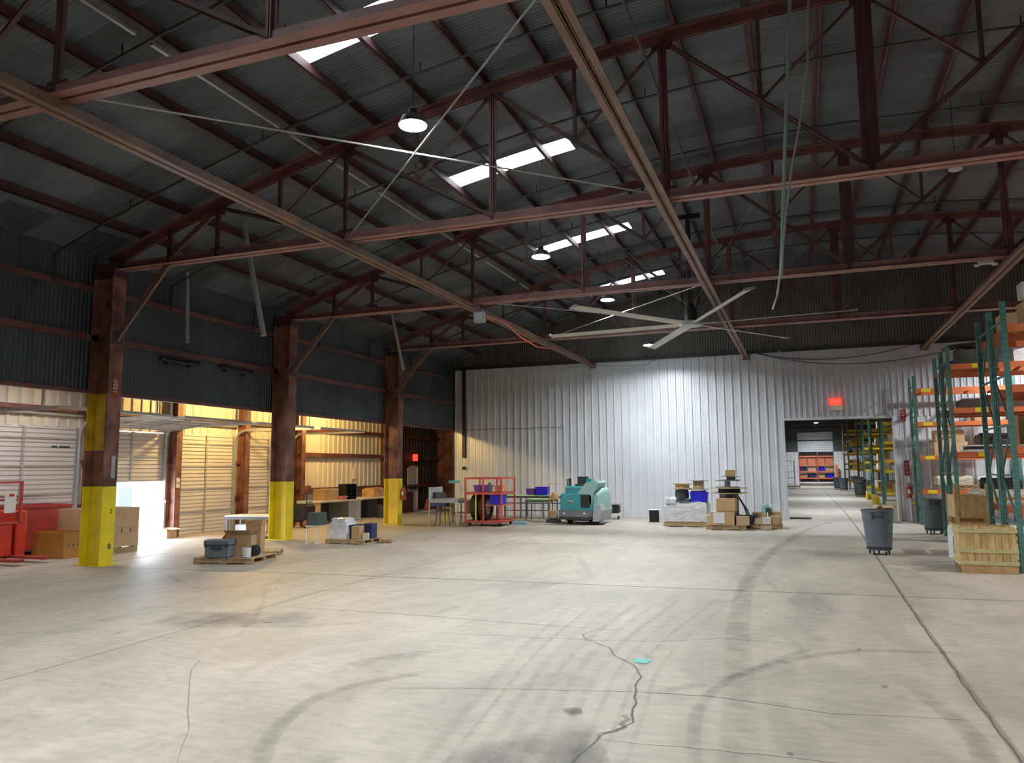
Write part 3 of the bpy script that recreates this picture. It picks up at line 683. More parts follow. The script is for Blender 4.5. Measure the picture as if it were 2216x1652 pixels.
# big ceiling fan
FX, FY, FZ = -2.37, 18.5, 5.08
T = thing('ceiling_fan', 'huge six-bladed industrial ceiling fan with long pale flat blades', 'fan', (FX, FY, FZ))
MB().lathe((FX, FY, FZ), [(.10, -.06), (.26, -.05), (.28, -.01), (.28, .03), (.2, .06), (.12, .08)], 24).build('hub', M_LGREY, T)
m = MB(); m.lathe((FX, FY, FZ), [(.14, .08), (.15, .12), (.15, .38), (.09, .42), (.06, .5)], 18)
m.build('motor', M_BLACK, T)
m = MB(); m.box(FX-.05, FX+.05, FY-.05, FY+.05, FZ+.45, 7.7)
for s in (-1, 1): m.tube([(FX+s*.18, FY, FZ+.45), (FX+s*.22, FY, FZ+.9), (FX+s*.1, FY, FZ+1.3)], .03, 6)
m.box(FX-.3, FX+.3, FY-.06, FY+.06, 7.66, 7.78); m.build('drop_mount', M_BLACK, T)
m = MB()
for s, t in ((1, 1), (1, -1), (-1, 1), (-1, -1)): m.tube([(FX+s*.1, FY+t*.1, FZ+.5), (FX+s*2.2, FY+t*2.2, arc(FX+s*2.2)+.1)], .004, 4)
m.build('guy_wire', M_RAIL, T)
for k in range(6):
    a = math.radians(-64.8+60*k); R = Matrix.Translation((FX, FY, FZ)) @ Matrix.Rotation(a, 4, 'Z') @ Matrix.Rotation(math.radians(11), 4, 'X')
    m = MB(); m.X = R
    m.prism([(-.11, -.004), (-.06, .014), (.04, .016), (.11, .002), (.04, -.009), (-.06, -.013)], .35, 3.60, 'X'); m.box(.2, .42, -.05, .05, -.012, .012)
    b = m.build('blade', M_FAN, T)
    m = MB(); m.X = R; m.box(3.60, 3.64, -.115, .115, -.02, .03); m.build('blade_tip', M_LGREY, b, origin=(FX, FY, FZ)).location = (0, 0, 0)

# junction box, drop pipes, cords
p = PY(1038, 687, 15.65)
T = thing('junction_box', 'pale grey square electrical box hanging below the third truss at the brown tie beam', 'box', (p.x, p.y, p.z))
MB().cb((p.x, p.y, p.z), (.24, .16, .24), bev=.01).build('enclosure', M_LGREY, T); MB().cb((p.x+.0, p.y-.085, p.z), (.2, .01, .2)).build('cover', M_GALV, T)
MB().tube([(p.x, p.y, p.z+.12), (p.x, p.y+.1, 5.38)], .012, 6).build('hanger', M_PIPE, T)
p0 = (p.x+.12, p.y, p.z); pts = [p0, (p.x+.2, 16.6, 5.12), (-6.55, 18, 4.98), (-6.62, 19.5, 4.95), (-6.66, 20.9, 5.1), (-6.68, 21.3, 5.2)]
single(MB().tube(pts, .014, 6), 'cable', M_RED, 'red cable sagging from the grey electrical box along the brown tie beam', 'cable', pts[3])
def hang(a, b, y, r, label, m_=M_LGREY):
    y = min((abs(PY(*a, v).z-arc(PY(*a, v).x)-.27), v) for v in [8+.01*i for i in range(1400)])[1]
    q = PY(*b, y); t = PY(*a, y); single(MB().tube([t, q], r, 8), 'hanging_pipe', m_, label, 'pipe', tuple((t+q)/2))
hang((405, 590), (405, 742), 12.9, .04, 'pale vertical pipe hanging before the dark left wall, between the near columns')
hang((527, 480), (571, 727), 12.0, .05, 'slanting grey pipe hanging left of the middle column')
hang((843, 655), (873, 800), 18.2, .04, 'thin slanting grey pipe hanging left of the farthest column')
t = Vector((.25, 11.8, 8.1)); b = PY(1690, 650, 11.8)
tp = PY(1704, 150, 9.9); bt = PY(1690, 600, 9.9); tp = tp+(tp-bt)*((8.08-tp.z)/(tp.z-bt.z))
single(MB().tube([tp, bt], .022, 8), 'drop_pipe', M_TEALP, 'pale teal vertical pole hanging from the roof near the ridge', 'pipe', tuple(PY(1703, 200, 9.9)))
pts = [Vector((PY(1757, 0, 9.5).x, 9.5, 8.1))]+[PY(*q, 9.5) for q in ((1748, 130), (1730, 270), (1712, 370), (1700, 470), (1692, 570), (1682, 640), (1672, 670))]
single(MB().tube(pts, .012, 6), 'extension_cable', M_LGREY, 'grey cord sagging beside the pale teal hanging pole', 'cord', tuple(pts[2]))
p_ = PZ(1425, 200, 7.35); pts = [Vector((p_.x, yy, 7.35)) for yy in (3, 10, 17, 26.3)]
single(MB().tube(pts, .022, 8), 'roof_pipe', M_DGREY, 'dark straight pipe running lengthwise high under the roof right of the second skylight', 'pipe', tuple(pts[2]))
p = PY(2068, 369, 14.6); T = thing('round_fixture', 'small unlit white round lamp under the right roof slope', 'lamp', tuple(p))
MB().lathe(p, [(.02, .1), (.09, .08), (.11, .02), (.09, 0), (.01, -.01)], 16).build('shade', M_PAPER, T); MB().tube([p+Vector((0, 0, .1)), Vector((p.x, p.y, arc(p.x)+.1))], .006, 6).build('cable', M_PIPE, T)
p = PY(2133, 568, 15.65); T = thing('emergency_light', 'white twin-headed emergency light fixed below a truss at the right', 'lamp', tuple(p))
MB().cb(p, (.24, .1, .07), bev=.01).build('body', M_PAPER, T)
for s in (-1, 1): MB().lathe(p+Vector((s*.14, 0, -.05)), [(.02, .04), (.05, .02), (.05, -.01), (.01, -.02)], 12).build('lamp_head', M_PAPER, T)
for n, (a, c, b) in enumerate((((1640, 765), (1800, 800), (1990, 742)), ((1640, 766), (1830, 815), (2070, 755)))):
    A, Cc, B = (PY(*q, EY-.1) for q in (a, c, b)); pts = [A*(1-t)**2+Cc*2*t*(1-t)+B*t*t for t in [i/14 for i in range(15)]]
    single(MB().tube(pts, .012, 6), 'wall_cable', M_PIPE, ('upper' if n == 0 else 'lower, longer') + ' black cable swagging across the ribbed wall above the portal', 'cable', tuple(pts[7]))
pts = [PY(*q, EY-.1) for q in ((1220, 800), (1230, 795), (1400, 790), (1430, 770), (1436, 740))]
single(MB().tube(pts, .008, 6), 'wall_cable', M_GREY, 'thin grey cable along the top of the white wall below the last lamp', 'cable', tuple(pts[2]))
for (pa, pb), l in ((((348, 775), (430, 788)), 'left'), (((478, 792), (545, 808)), 'right')):  # dark elongated fixtures of no known use, each on two brackets
    A, B = PX(*pa, LX+.12), PX(*pb, LX+.12); m = MB(); m.tube([A, (A+B)/2+Vector((0, 0, -.03)), B], .05, 8); m.box(LX+.001, LX+.10, A.y+.2, A.y+.24, A.z-.1, A.z+.06); m.box(LX+.001, LX+.10, B.y-.24, B.y-.2, B.z-.1, B.z+.06)
    single(m, 'dark_wall_fixture', M_BLACK, 'dark elongated fixture on the dark wall between the near columns, %s one' % l, 'wall_fixture', tuple((A+B)/2))
# downpipe on the wall
T = thing('wall_downpipe', 'dark vertical conduit on the left end of the white wall', 'pipe', (-11.84, EY-.08, 2.1))
MB().box(-11.89, -11.79, EY-.12, EY-.04, 2.1, 5.4).build('pipe', M_PIPE, T); MB().lathe((-11.84, EY-.09, 1.72), [(.02, -.05), (.06, -.03), (.06, .03), (.02, .05)], 12, 'Y').build('fitting', M_PIPE, T)
# exit signs
T = thing('exit_sign', 'glowing red exit sign on the header above the portal', 'sign', (1.03, EY-.1, 3.5))
MB().box(.86, 1.20, EY-.12, EY-.05, 3.60, 3.82).build('lit_panel', M_EXIT, T); MB().box(.85, 1.24, EY-.14, EY-.05, 3.44, 3.59).build('battery_box', M_BOARD, T)
textobj('EXIT', .14, (1.03, EY-.125, 3.71), (PI/2, 0, 0), M_PAPER, 'lettering', T)
T = thing('exit_sign', 'glowing red exit sign above the annex door in the dark corner', 'sign', (AX+.1, 28.93, 2.1))
MB().box(AX+.18, AX+.22, 28.72, 29.10, 2.04, 2.32).build('lit_panel', M_EXIT, T); MB().box(AX+.04, AX+.18, 28.80, 29.0, 2.14, 2.24).build('bracket', M_DGREY, T)
textobj('EXIT', .14, (AX+.225, 28.91, 2.18), (PI/2, 0, PI/2), M_PAPER, 'lettering', T)

# ================================================================== GENERIC THINGS
def xf(c, rz): return Matrix.Translation(Vector(c)) @ Matrix.Rotation(rz, 4, 'Z')
def pallet(c, w, d, rz, label, h=.13, m_=None):
    T = thing('wooden_pallet', label, 'pallet', c); X = xf(c, rz)
    m = MB(); m.X = X
    n = 7
    for i in range(n): x = -w/2+(i+.5)*w/n; m.box(x-w/n*.40, x+w/n*.40, -d/2, d/2, h-.018, h)
    m.build('top_deck', m_ or M_PALLET, T)
    for y in (-d/2+.04, 0, d/2-.04):
        m = MB(); m.X = X; m.box(-w/2, w/2, y-.02, y+.02, .018, h-.018); m.build('stringer', m_ or M_PALLET, T)
    m = MB(); m.X = X
    for i in (0, 3, 6): x = -w/2+(i+.5)*w/n; m.box(x-w/n*.40, x+w/n*.40, -d/2, d/2, 0, .018)
    m.build('bottom_deck', m_ or M_PALLET, T); return T
def carton(c, d, rz, label, m_=None, open_=0, tape=True, name='cardboard_box', cat='box', group=None):
    """c = centre of the underside"""
    T = thing(name, label, cat, c, group); X = xf(c, rz); w, l, h = d; t = .008; mm = m_ or M_CARD
    m = MB(); m.X = X
    if open_:
        m.box(-w/2, w/2, -l/2, -l/2+t, 0, h); m.box(-w/2, w/2, l/2-t, l/2, 0, h); m.box(-w/2, -w/2+t, -l/2+t, l/2-t, 0, h); m.box(w/2-t, w/2, -l/2+t, l/2-t, 0, h); m.box(-w/2+t, w/2-t, -l/2+t, l/2-t, 0, t)
    else: m.cb((0, 0, h/2), (w, l, h), bev=.006)
    m.build('carton_body', mm, T)
    if open_:
        for (p, q, out) in (((-w/2, -l/2), (w/2, -l/2), (0, -1)), ((-w/2, l/2), (w/2, l/2), (0, 1)), ((-w/2, -l/2), (-w/2, l/2), (-1, 0)), ((w/2, -l/2), (w/2, l/2), (1, 0))):
            m = MB(); m.X = X; L = min(w, l)*.48; a = math.radians(random.choice([20, 55, 110, 140]) if open_ == 1 else open_)
            o = Vector((out[0]*L*math.sin(a), out[1]*L*math.sin(a), L*math.cos(a))); P, Q = Vector((*p, h)), Vector((*q, h)); nn = Vector((out[0]*.006, out[1]*.006, .004))
            m.add([P, Q, Q+o, P+o, P+nn, Q+nn, Q+o+nn, P+o+nn], [(0, 1, 2, 3), (7, 6, 5, 4), (0, 4, 5, 1), (1, 5, 6, 2), (2, 6, 7, 3), (3, 7, 4, 0)]); m.build('flap', mm, T)
    elif tape:
        m = MB(); m.X = X; m.box(-w/2-.001, w/2+.001, -.025, .025, h*.75, h+.002); m.build('tape', M_CARD2 if mm is M_CARD else M_CARD, T)
    return T
def stack_wrap(c, d, rz, label, name='wrapped_load', lumps=0, m_=None):
    m = MB(); m.X = xf(c, rz); w, l, h = d; N = 10; vs = []; fs = []; lv = 8
    rnd = random.Random(sum(map(ord, label)) % 1000)
    for k in range(lv+1):
        z = h*k/lv
        for i in range(4*N):
            s, t = divmod(i, N); u = t/N*2-1
            p = [(u, -1), (1, u), (-u, 1), (-1, -u)][s]; f = 1-(.04 if k == lv else 0)
            j = 1+rnd.uniform(-.018, .018)*(1 if 0 < k < lv else .3)
            vs.append((p[0]*w/2*f*j, p[1]*l/2*f*j, z+(rnd.uniform(-lumps, lumps) if k == lv else 0)))
    n4 = 4*N
    for k in range(lv):
        for i in range(n4): j = (i+1) % n4; fs.append((k*n4+i, k*n4+j, k*n4+n4+j, k*n4+n4+i))
    fs.append(tuple(reversed(range(n4)))); vs.append((0, 0, h+lumps*.8)); cidx = len(vs)-1
    for i in range(n4): fs.append((lv*n4+i, lv*n4+(i+1) % n4, cidx))
    m.add(vs, fs, 0, False); return single(m, name, m_ or M_WRAP, label, 'load', c)
def reel(c, r, w, core, label, axis='Z', flange=M_PLY, fill=M_BLACK, spool=.9, name='cable_reel', th=.02):
    """c = centre of underside"""
    T = thing(name, label, 'reel', c); cc = Vector(c) if axis == 'Z' else Vector(c)+Vector((0, 0, r))
    offs = (0, w) if axis == 'Z' else (-w/2, w/2)
    for k, h in enumerate(offs):
        a, b = (h, h+th) if k == 0 else (h-th, h)
        MB().lathe(cc, [(r*.12, a), (r, a), (r, b), (r*.12, b)], 24, axis).build('flange', flange, T)
    MB().lathe(cc, [(core, offs[0]+th), (core, offs[1]-th)], 20, axis).build('winding', fill, T); return T
def coil(c, R, r, turns, label, m_=M_BLACK, name='cable_coil', jit=.02):
    rnd = random.Random(sum(map(ord, label)) % 997); pts = []
    for i in range(turns*16+1):
        t = 2*PI*i/16; pts.append((c[0]+(R+rnd.uniform(-jit, jit))*math.cos(t), c[1]+(R+rnd.uniform(-jit, jit))*math.sin(t)*.9, c[2]+r+r*1.2*i/16/1.0*.9+rnd.uniform(0, r*.4)))
    return single(MB().tube(pts, r, 6), name, m_, label, 'cable', c)
def bin_tote(c, d, rz, label, m_, name='plastic_tote', cat='tote'):
    T = thing(name, label, cat, c); X = xf(c, rz); w, l, h = d; m = MB(); m.X = X; k = .9
    o = [(-w/2*k, -l/2*k, 0), (w/2*k, -l/2*k, 0), (w/2*k, l/2*k, 0), (-w/2*k, l/2*k, 0), (-w/2, -l/2, h), (w/2, -l/2, h), (w/2, l/2, h), (-w/2, l/2, h)]
    t = .012; i = [(a[0]*(1-2*t/w), a[1]*(1-2*t/l), a[2] if a[2] else t) for a in o]
    m.add(o+i, [(3, 2, 1, 0), (8, 9, 10, 11), (0, 1, 5, 4), (1, 2, 6, 5), (2, 3, 7, 6), (3, 0, 4, 7), (9, 8, 12, 13), (10, 9, 13, 14), (11, 10, 14, 15), (8, 11, 15, 12), (4, 5, 13, 12), (5, 6, 14, 13), (6, 7, 15, 14), (7, 4, 12, 15)])
    m.build('tub', m_, T)
    m = MB(); m.X = X
    for s in (-1, 1): m.box(-w/2-.012, w/2+.012, s*(l/2)-.010, s*(l/2)+.010, h-.03, h+.004); m.box(s*(w/2)-.010, s*(w/2)+.010, -l/2+.01, l/2-.01, h-.03, h+.004)
    m.build('rim', m_, T); return T
def trash_can(c, label, m_, s=1.0, load=False):
    T = thing('trash_can', label, 'bin', c); c = Vector(c)
    m = MB(); m.lathe(c, [(.215*s, .13), (.24*s, .15), (.285*s, .70*s), (.295*s, .71*s), (.300*s, .86*s), (.315*s, .87*s), (.318*s, .90*s), (.300*s, .905*s), (.285*s, .86*s), (.225*s, .17), (.01, .165)], 28)
    m.build('barrel', m_, T)
    for a in (math.radians(-95), math.radians(85)):
        d = Vector((math.cos(a), math.sin(a), 0)); n = Vector((-d.y, d.x, 0)); m = MB()
        p = c+d*.30*s; m.tube([p-n*.1*s+Vector((0, 0, .80*s)), p-n*.09*s+d*.045+Vector((0, 0, .78*s)), p+n*.09*s+d*.045+Vector((0, 0, .78*s)), p+n*.1*s+Vector((0, 0, .80*s))], .014, 6)
        m.tube([p-n*.1*s+Vector((0, 0, .72*s)), p-n*.1*s+Vector((0, 0, .86*s))], .010, 6); m.tube([p+n*.1*s+Vector((0, 0, .72*s)), p+n*.1*s+Vector((0, 0, .86*s))], .010, 6)
        m.build('handle', M_DGREY, T)
    D = MB().lathe(c, [(.18*s, .09), (.235*s, .09), (.24*s, .13), (.2*s, .135)], 24).build('dolly', M_DGREY, T)
    for k in range(5):
        a = 2*PI*k/5+.3; q = c+Vector((math.cos(a)*.19*s, math.sin(a)*.19*s, .035)); MB().lathe(q, [(.01, -.012), (.035, -.012), (.035, .012), (.01, .012)], 12, 'X').build('caster', M_BLACK, D)
        MB().box(q.x-.018, q.x+.018, q.y-.014, q.y+.014, .035, .092).build('caster_fork', M_LGREY, D)
    return T
def legs_table(name, c, w, d, h, rz, label, top_m, leg_m, th=.03, leg=.03, shelf=None, cat='table'):
    T = thing(name, label, cat, c); X = xf(c, rz); m = MB(); m.X = X; m.box(-w/2, w/2, -d/2, d/2, h-th, h); m.build('tabletop', top_m, T)
    for sx in (-1, 1):
        for sy in (-1, 1): m = MB(); m.X = X; x, y = sx*(w/2-leg), sy*(d/2-leg); m.box(x-leg/2, x+leg/2, y-leg/2, y+leg/2, 0, h-th); m.build('leg', leg_m, T)
    if shelf: m = MB(); m.X = X; m.box(-w/2+.02, w/2-.02, -d/2+.02, d/2-.02, shelf, shelf+.02); m.build('shelf', leg_m, T)
    m = MB(); m.X = X; m.box(-w/2+.02, w/2-.02, -d/2+.015, -d/2+.03, h-th-.07, h-th); m.build('apron', leg_m, T); return T

# ================================================================== PALLET RACKS (main hall)
def uprightm(x, y, h=4.28, w=.075):
    m = MB(); m.box(x-w/2, x+w/2, y-.035, y-.031, 0, h); m.box(x-w/2, x-w/2+.004, y-.031, y+.035, 0, h); m.box(x+w/2-.004, x+w/2, y-.031, y+.035, 0, h); m.box(x-w/2-.02, x+w/2+.02, y-.05, y+.05, 0, .01)
    for k in range(int(h/.1)-1):
        z = .1+k*.1
        for s in (-.018, .018): m.box(x+s-.006, x+s+.006, y-.0362, y-.035, z, z+.035, 1)
        m.box(x-w/2-.0012, x-w/2, y-.01, y+.012, z, z+.04, 1)
    return m
def rack_frame(T, x, y0, y1, h=4.28, g=None):
    for y in (y0, y1): uprightm(x, y, h).build('upright', [g or M_GREENR, M_HOLE], T)
    m = MB(); zs = [.15, .75, 1.5, 2.3, 3.1, h-.3]
    for i, z in enumerate(zs):
        m.bar((x, y0+.03, z), (x, y1-.03, z), .03, .03)
        if i < len(zs)-1: a, b = (y0+.03, y1-.03) if i % 2 else (y1-.03, y0+.03); m.bar((x, a, z), (x, b, zs[i+1]), .028, .028)
    m.build('frame_bracing', g or M_GREENR, T)
def beam(T, x0, x1, y, z, front, m_, lab=True, lx=.55):
    b = MB(); b.box(x0+.04, x1-.04, y-.025, y+.025, z-.06, z+.06)
    for x in (x0+.04, x1-.04): b.box(x-.004, x+.004, y-.04, y+.04, z-.11, z+.08)
    o = b.build('beam', m_, T)
    if front and lab: l = MB(); l.box(x0+lx, x0+lx+.24, y-.0285, y-.0255, z-.045, z+.05); l.build('yellow_label', M_YLAB, o)
def rack_row(y0, y1, label, x0=3.1, n=2, levels=(.93, 1.9, 2.87, 3.84), bm=M_ORANGE, g=None, h=4.28, L=2.5, deck=True, lx=.6):
    T = thing('pallet_rack', label, 'rack', (x0, (y0+y1)/2, 0))
    for i in range(n+1): rack_frame(T, x0+i*L, y0, y1, h, g)
    for i in range(n):
        for z in levels:
            beam(T, x0+i*L, x0+(i+1)*L, y0, z, True, bm, True, lx); beam(T, x0+i*L, x0+(i+1)*L, y1, z, False, bm)
            if deck:
                d = MB(); a, b = x0+i*L+.06, x0+(i+1)*L-.06
                for k in range(4): xx = a+(b-a)*(k+.5)/4; d.box(xx-.04, xx+.04, y0+.026, y1-.026, z+.035, z+.055)
                d.build('support_bar', M_PALLET, T)
    return T
LV = (.93, 1.9, 2.87, 3.84); DK = .06
rack_row(14.15, 15.08, 'green and orange pallet rack nearest the viewer, behind the wooden crate', lx=.3)
rack_row(15.19, 16.05, 'green and orange pallet rack back to back behind the nearest rack', lx=.5)
rack_row(19.25, 20.12, 'green and orange pallet rack row with dark bundles, middle of the hall', lx=.45)
rack_row(20.24, 21.10, 'green and orange pallet rack back to back behind the middle row', lx=1.1)
rack_row(25.0, 25.95, 'green and orange pallet rack against the end wall behind the second grey bin', lx=.18)

# loads on the racks
def bundle(c, d, label, m_, lumps=.06): return stack_wrap(c, d, 0, label, 'tarpaulin_bundle', lumps, m_)
def board(c, d, rz, label, m_, name='board'):
    m = MB(); m.X = xf(c, rz); m.box(-d[0]/2, d[0]/2, -d[1]/2, d[1]/2, 0, d[2]); return single(m, name, m_, label, 'board', c)
# near row (y 14.15) second side
Zt = lambda i: LV[i]+DK
carton((3.75, 14.55, Zt(3)), (.55, .6, .42), .1, 'brown carton at the left end of the nearest rack top', M_CARD)
carton((3.55, 14.35, Zt(3)+.43), (.3, .3, .26), 0, 'white carton on top of the brown carton on the nearest rack', M_PAPER)
carton((4.7, 14.6, Zt(3)), (.8, .7, .55), 0, 'large pale carton on the nearest rack top', M_CARD2)
pallet((4.2, 14.62, Zt(2)), 1.1, .85, 0, 'wooden pallet on the third level of the nearest rack')
bin_tote((3.8, 14.5, Zt(2)+.14), (.5, .45, .32), 0, 'navy tote on the pallet high in the nearest rack', M_NAVY)
board((4.3, 14.6, Zt(1)), (1.9, .8, .04), 0, 'pale board lying on the second level of the nearest rack', M_BOARD)
carton((3.85, 14.6, Zt(1)+.05), (.6, .6, .5), 0, 'brown carton on the pale board in the nearest rack', M_CARD)
bin_tote((4.6, 14.6, Zt(1)+.05), (.5, .4, .3), .1, 'blue tote on the pale board in the nearest rack', M_NAVY)
board((4.3, 14.6, Zt(0)), (1.7, .8, .05), 0, 'stack of boards on the lowest beam of the nearest rack', M_BOARD)
carton((3.6, 15.6, Zt(3)), (.5, .5, .4), 0, 'brown carton on the top of the rack backing the nearest one', M_CARD)
bundle((4.5, 15.6, Zt(2)), (1.2, .7, .35), 'dark wrapped bundle in the rack backing the nearest one', M_DGREY)
carton((3.8, 15.6, Zt(1)), (.7, .6, .55), 0, 'tall brown carton in the rack backing the nearest one', M_CARD)
board((4.2, 15.6, Zt(0)), (2.0, .7, .05), 0, 'white panels lying low in the rack backing the nearest one', M_PAPER)
for i in range(3): carton((3.5+i*.55, 14.6, 0), (.46, .6, .34+.06*i), 0, ('dark brown', 'tall brown', 'tallest brown')[i]+' carton on the floor under the nearest rack', (M_CARD, M_CARD2, M_CARD)[i])
# middle row
bundle((3.85, 19.65, Zt(3)), (1.05, .7, .36), 'dark tarpaulin bundle on top of the middle rack', mat('dark_olive_tarp', (.05, .055, .045), .7, 0, .4, 5))
m = MB(); m.X = xf((3.85, 19.6, Zt(3)+.47), .05) @ Matrix.Rotation(-.09, 4, 'Y'); m.box(-.75, .75, -.35, .35, 0, .025); single(m, 'board', M_BLACK, 'black board tilted across the dark tarpaulin bundle', 'board', (3.85, 19.6, Zt(3)+.42))
board((3.95, 19.62, Zt(2)), (1.25, .8, .18), 0, 'flat dark brown case on the third level of the middle rack', mat('dark_brown_case', (.07, .05, .035), .6), 'flat_case')
board((3.95, 19.62, Zt(2)+.185), (1.2, .75, .02), 0, 'thin pale sheet on the flat dark case', M_LGREY)
board((4.0, 19.62, Zt(1)), (1.3, .8, .05), 0, 'white panel on the second level of the middle rack', M_PAPER)
board((4.0, 19.62, Zt(1)+.055), (1.2, .75, .06), 0, 'dark slab on the white panel in the middle rack', M_BLACK)
board((3.95, 19.62, Zt(1)+.12), (1.15, .7, .03), 0, 'second white panel, on top of the dark slab', M_PAPER)
stack_wrap((4.05, 19.55, Zt(1)+.152), (.5, .4, .11), .2, 'black cushion-like bag on the white panels in the middle rack', 'black_bag', .04, M_BLACK)
stack_wrap((4.0, 19.6, Zt(0)+.16), (.7, .55, .2), 0, 'black duffel on boards low in the middle rack', 'black_bag', .05, M_BLACK)
for i in range(3): board((4.0+.03*i, 19.62, Zt(0)+.055*i), (1.3-.1*i, .8, .05), .02*i, ('lowest', 'middle', 'uppermost')[i]+' pale board in the low stack of the middle rack', (M_BOARD, M_PAPER, M_BOARD)[i])
carton((4.95, 19.65, Zt(1)), (.6, .6, .5), 0, 'brown carton at the far right of the middle rack', M_CARD)
bin_tote((5.0, 19.65, Zt(2)), (.6, .5, .35), 0, 'navy tote at the far right of the middle rack', M_NAVY)
stack_wrap((4.6, 20.6, Zt(3)), (1.2, .7, .4), 0, 'white shrink-wrapped load high in the rack behind the middle row', 'wrapped_load', .04)
pallet((4.3, 20.68, Zt(2)), 1.2, .7, 0, 'pallet on the third level behind the middle row', m_=M_PALLET)
carton((4.35, 20.65, Zt(2)+.14), (.5, .45, .12), 0, 'flat brown carton on the pallet behind the middle row', M_CARD)
stack_wrap((4.3, 20.65, Zt(1)), (1.0, .7, .4), 0, 'brown padded load behind the middle row', 'wrapped_load', .05, mat('brown_felt', (.16, .11, .07), .9))
bin_tote((3.32, 20.4, Zt(3)), (.22, .4, .18), 0, 'small blue bin at the aisle end of the rack behind the middle row', mat('steel_blue_plastic', (.03, .10, .22), .5))
# far row
carton((3.95, 25.4, Zt(1)), (.85, .7, .38), 0, 'long pale carton on the rack by the end wall', M_CARD2)
carton((3.95, 25.4, Zt(1)+.385), (.75, .6, .34), 0, 'brown carton stacked on the long pale carton by the end wall', M_CARD)
carton((4.9, 25.4, Zt(2)), (.6, .6, .4), 0, 'brown carton farther in on the rack by the end wall', M_CARD)
pallet((4.35, 25.4, Zt(0)), 1.1, .8, 0, 'pallet low on the rack by the end wall')
stack_wrap((4.0, 25.4, Zt(0)+.135), (.9, .7, .2), 0, 'beige sacks low on the rack by the end wall', 'sack_load', .07, M_BOARD)
stack_wrap((4.9, 25.4, Zt(0)+.02), (.5, .6, .3), 0, 'white bag low on the rack by the end wall', 'bag', .06)
# high crates behind the slatted crate
def slat_crate(c, w, d, h, rz, label, lid=False, boards=8):
    T = thing('wooden_crate', label, 'crate', c); X = xf(c, rz)
    for nm, (sx, sy) in (('slat_panel', (0, -1)), ('slat_panel', (0, 1)), ('slat_panel', (-1, 0)), ('slat_panel', (1, 0))):
        m = MB(); m.X = X; L = w if sy else d; n = boards if sy else max(4, int(boards*d/w)); rr = random.Random(int(w*100+sx*7+sy*3)); a = -L/2
        for i in range(n):
            b = -L/2+L*(i+1)/n; g = .004+rr.random()*.006
            if sy: m.box(a+g/2, b-g/2, *sorted((sy*d/2, sy*(d/2-.018))), .12, h-rr.random()*.012)
            else: m.box(*sorted((sx*w/2, sx*(w/2-.018))), max(a+g/2, -d/2+.019), min(b-g/2, d/2-.019), .12, h-rr.random()*.012)
            a = b
        m.build(nm, M_CRATE, T)
    for z in (h-.07, h*.48, .16):
        m = MB(); m.X = X
        for s in (-1, 1): m.box(-w/2-.02, w/2+.02, *sorted((s*d/2, s*(d/2+.02))), z-.028, z+.028); m.box(*sorted((s*w/2, s*(w/2+.02))), -d/2, d/2, z-.028, z+.028)
        m.build('batten', M_CRATEB, T)
    m = MB(); m.X = X; m.box(-w/2, w/2, -d/2, -d/2+.04, 0, .12); m.box(-w/2, w/2, d/2-.04, d/2, 0, .12); m.box(-w/2, w/2, -.02, .02, 0, .10); m.box(-w/2, w/2, -d/2+.041, d/2-.041, .102, .12); m.build('skid', M_TREE, T)
    if lid: m = MB(); m.X = X; m.box(-w/2, w/2, -d/2, d/2, h, h+.02); m.build('lid', M_CRATE, T)
    return T
a, b = PZ(2083, 1241), PZ(2203, 1244)
slat_crate(((a.x+b.x)/2, a.y+.30, 0), .76, .56, .72, 0, 'open slatted wooden crate standing at the rack end, nearest on the right')
def frame_crate(c, w, d, h, label):
    T = thing('wooden_crate', label, 'crate', c); X = xf(c, 0)
    for sx in (-1, 1):
        for sy in (-1, 1): m = MB(); m.X = X; m.box(*sorted((sx*w/2, sx*(w/2-.07))), *sorted((sy*d/2, sy*(d/2-.05))), 0, h+(.22 if sy < 0 else 0)); m.build('corner_post', M_CRATE, T)
    m = MB(); m.X = X; m.box(-w/2+.07, w/2-.07, -d/2+.01, -d/2+.03, h*.62, h); m.box(-w/2+.07, w/2-.07, -d/2+.01, -d/2+.03, h*.44, h*.55); m.box(-w/2+.07, w/2-.07, -d/2+.01, -d/2+.03, .14, h*.34); m.build('front_boards', M_CRATE, T)
    m = MB(); m.X = X; m.box(-w/2+.07, w/2-.07, d/2-.03, d/2-.01, .1, h); m.box(-w/2+.01, -w/2+.03, -d/2+.05, d/2-.05, h*.62, h); m.box(-w/2+.01, -w/2+.03, -d/2+.05, d/2-.05, .14, h*.5); m.box(w/2-.03, w/2-.01, -d/2+.05, d/2-.05, .1, h); m.box(-w/2+.03, w/2-.03, -d/2+.03, d/2-.03, .02, .1); m.build('plywood_panel', M_PLY, T)
ca, cb_ = PY(2063, 1050, 16.75), PY(2141, 1050, 16.75)
frame_crate(((ca.x+cb_.x)/2, 17.2, 0), cb_.x-ca.x, .9, ca.z-.20, 'tall framed wooden crate with upright posts behind the slatted crate')
# bag of white and purple film next to the slatted crate
m = stack_wrap((2.36, 14.75, 0.14), (.26, .3, .52), .2, 'white plastic sack with purple print hanging beside the slatted crate', 'plastic_sack', .03)
o = MB().cb((2.275, 14.585, .36), (.08, .012, .28)).build('purple_print', M_PURP, m, origin=(2.30, 14.585, .38))
MB().lathe((2.36, 14.8, 0), [(.05, 0), (.09, .01), (.1, .14), (.09, .14)], 12).build('base', M_DGREY, m, origin=(2.36, 14.8, 0))
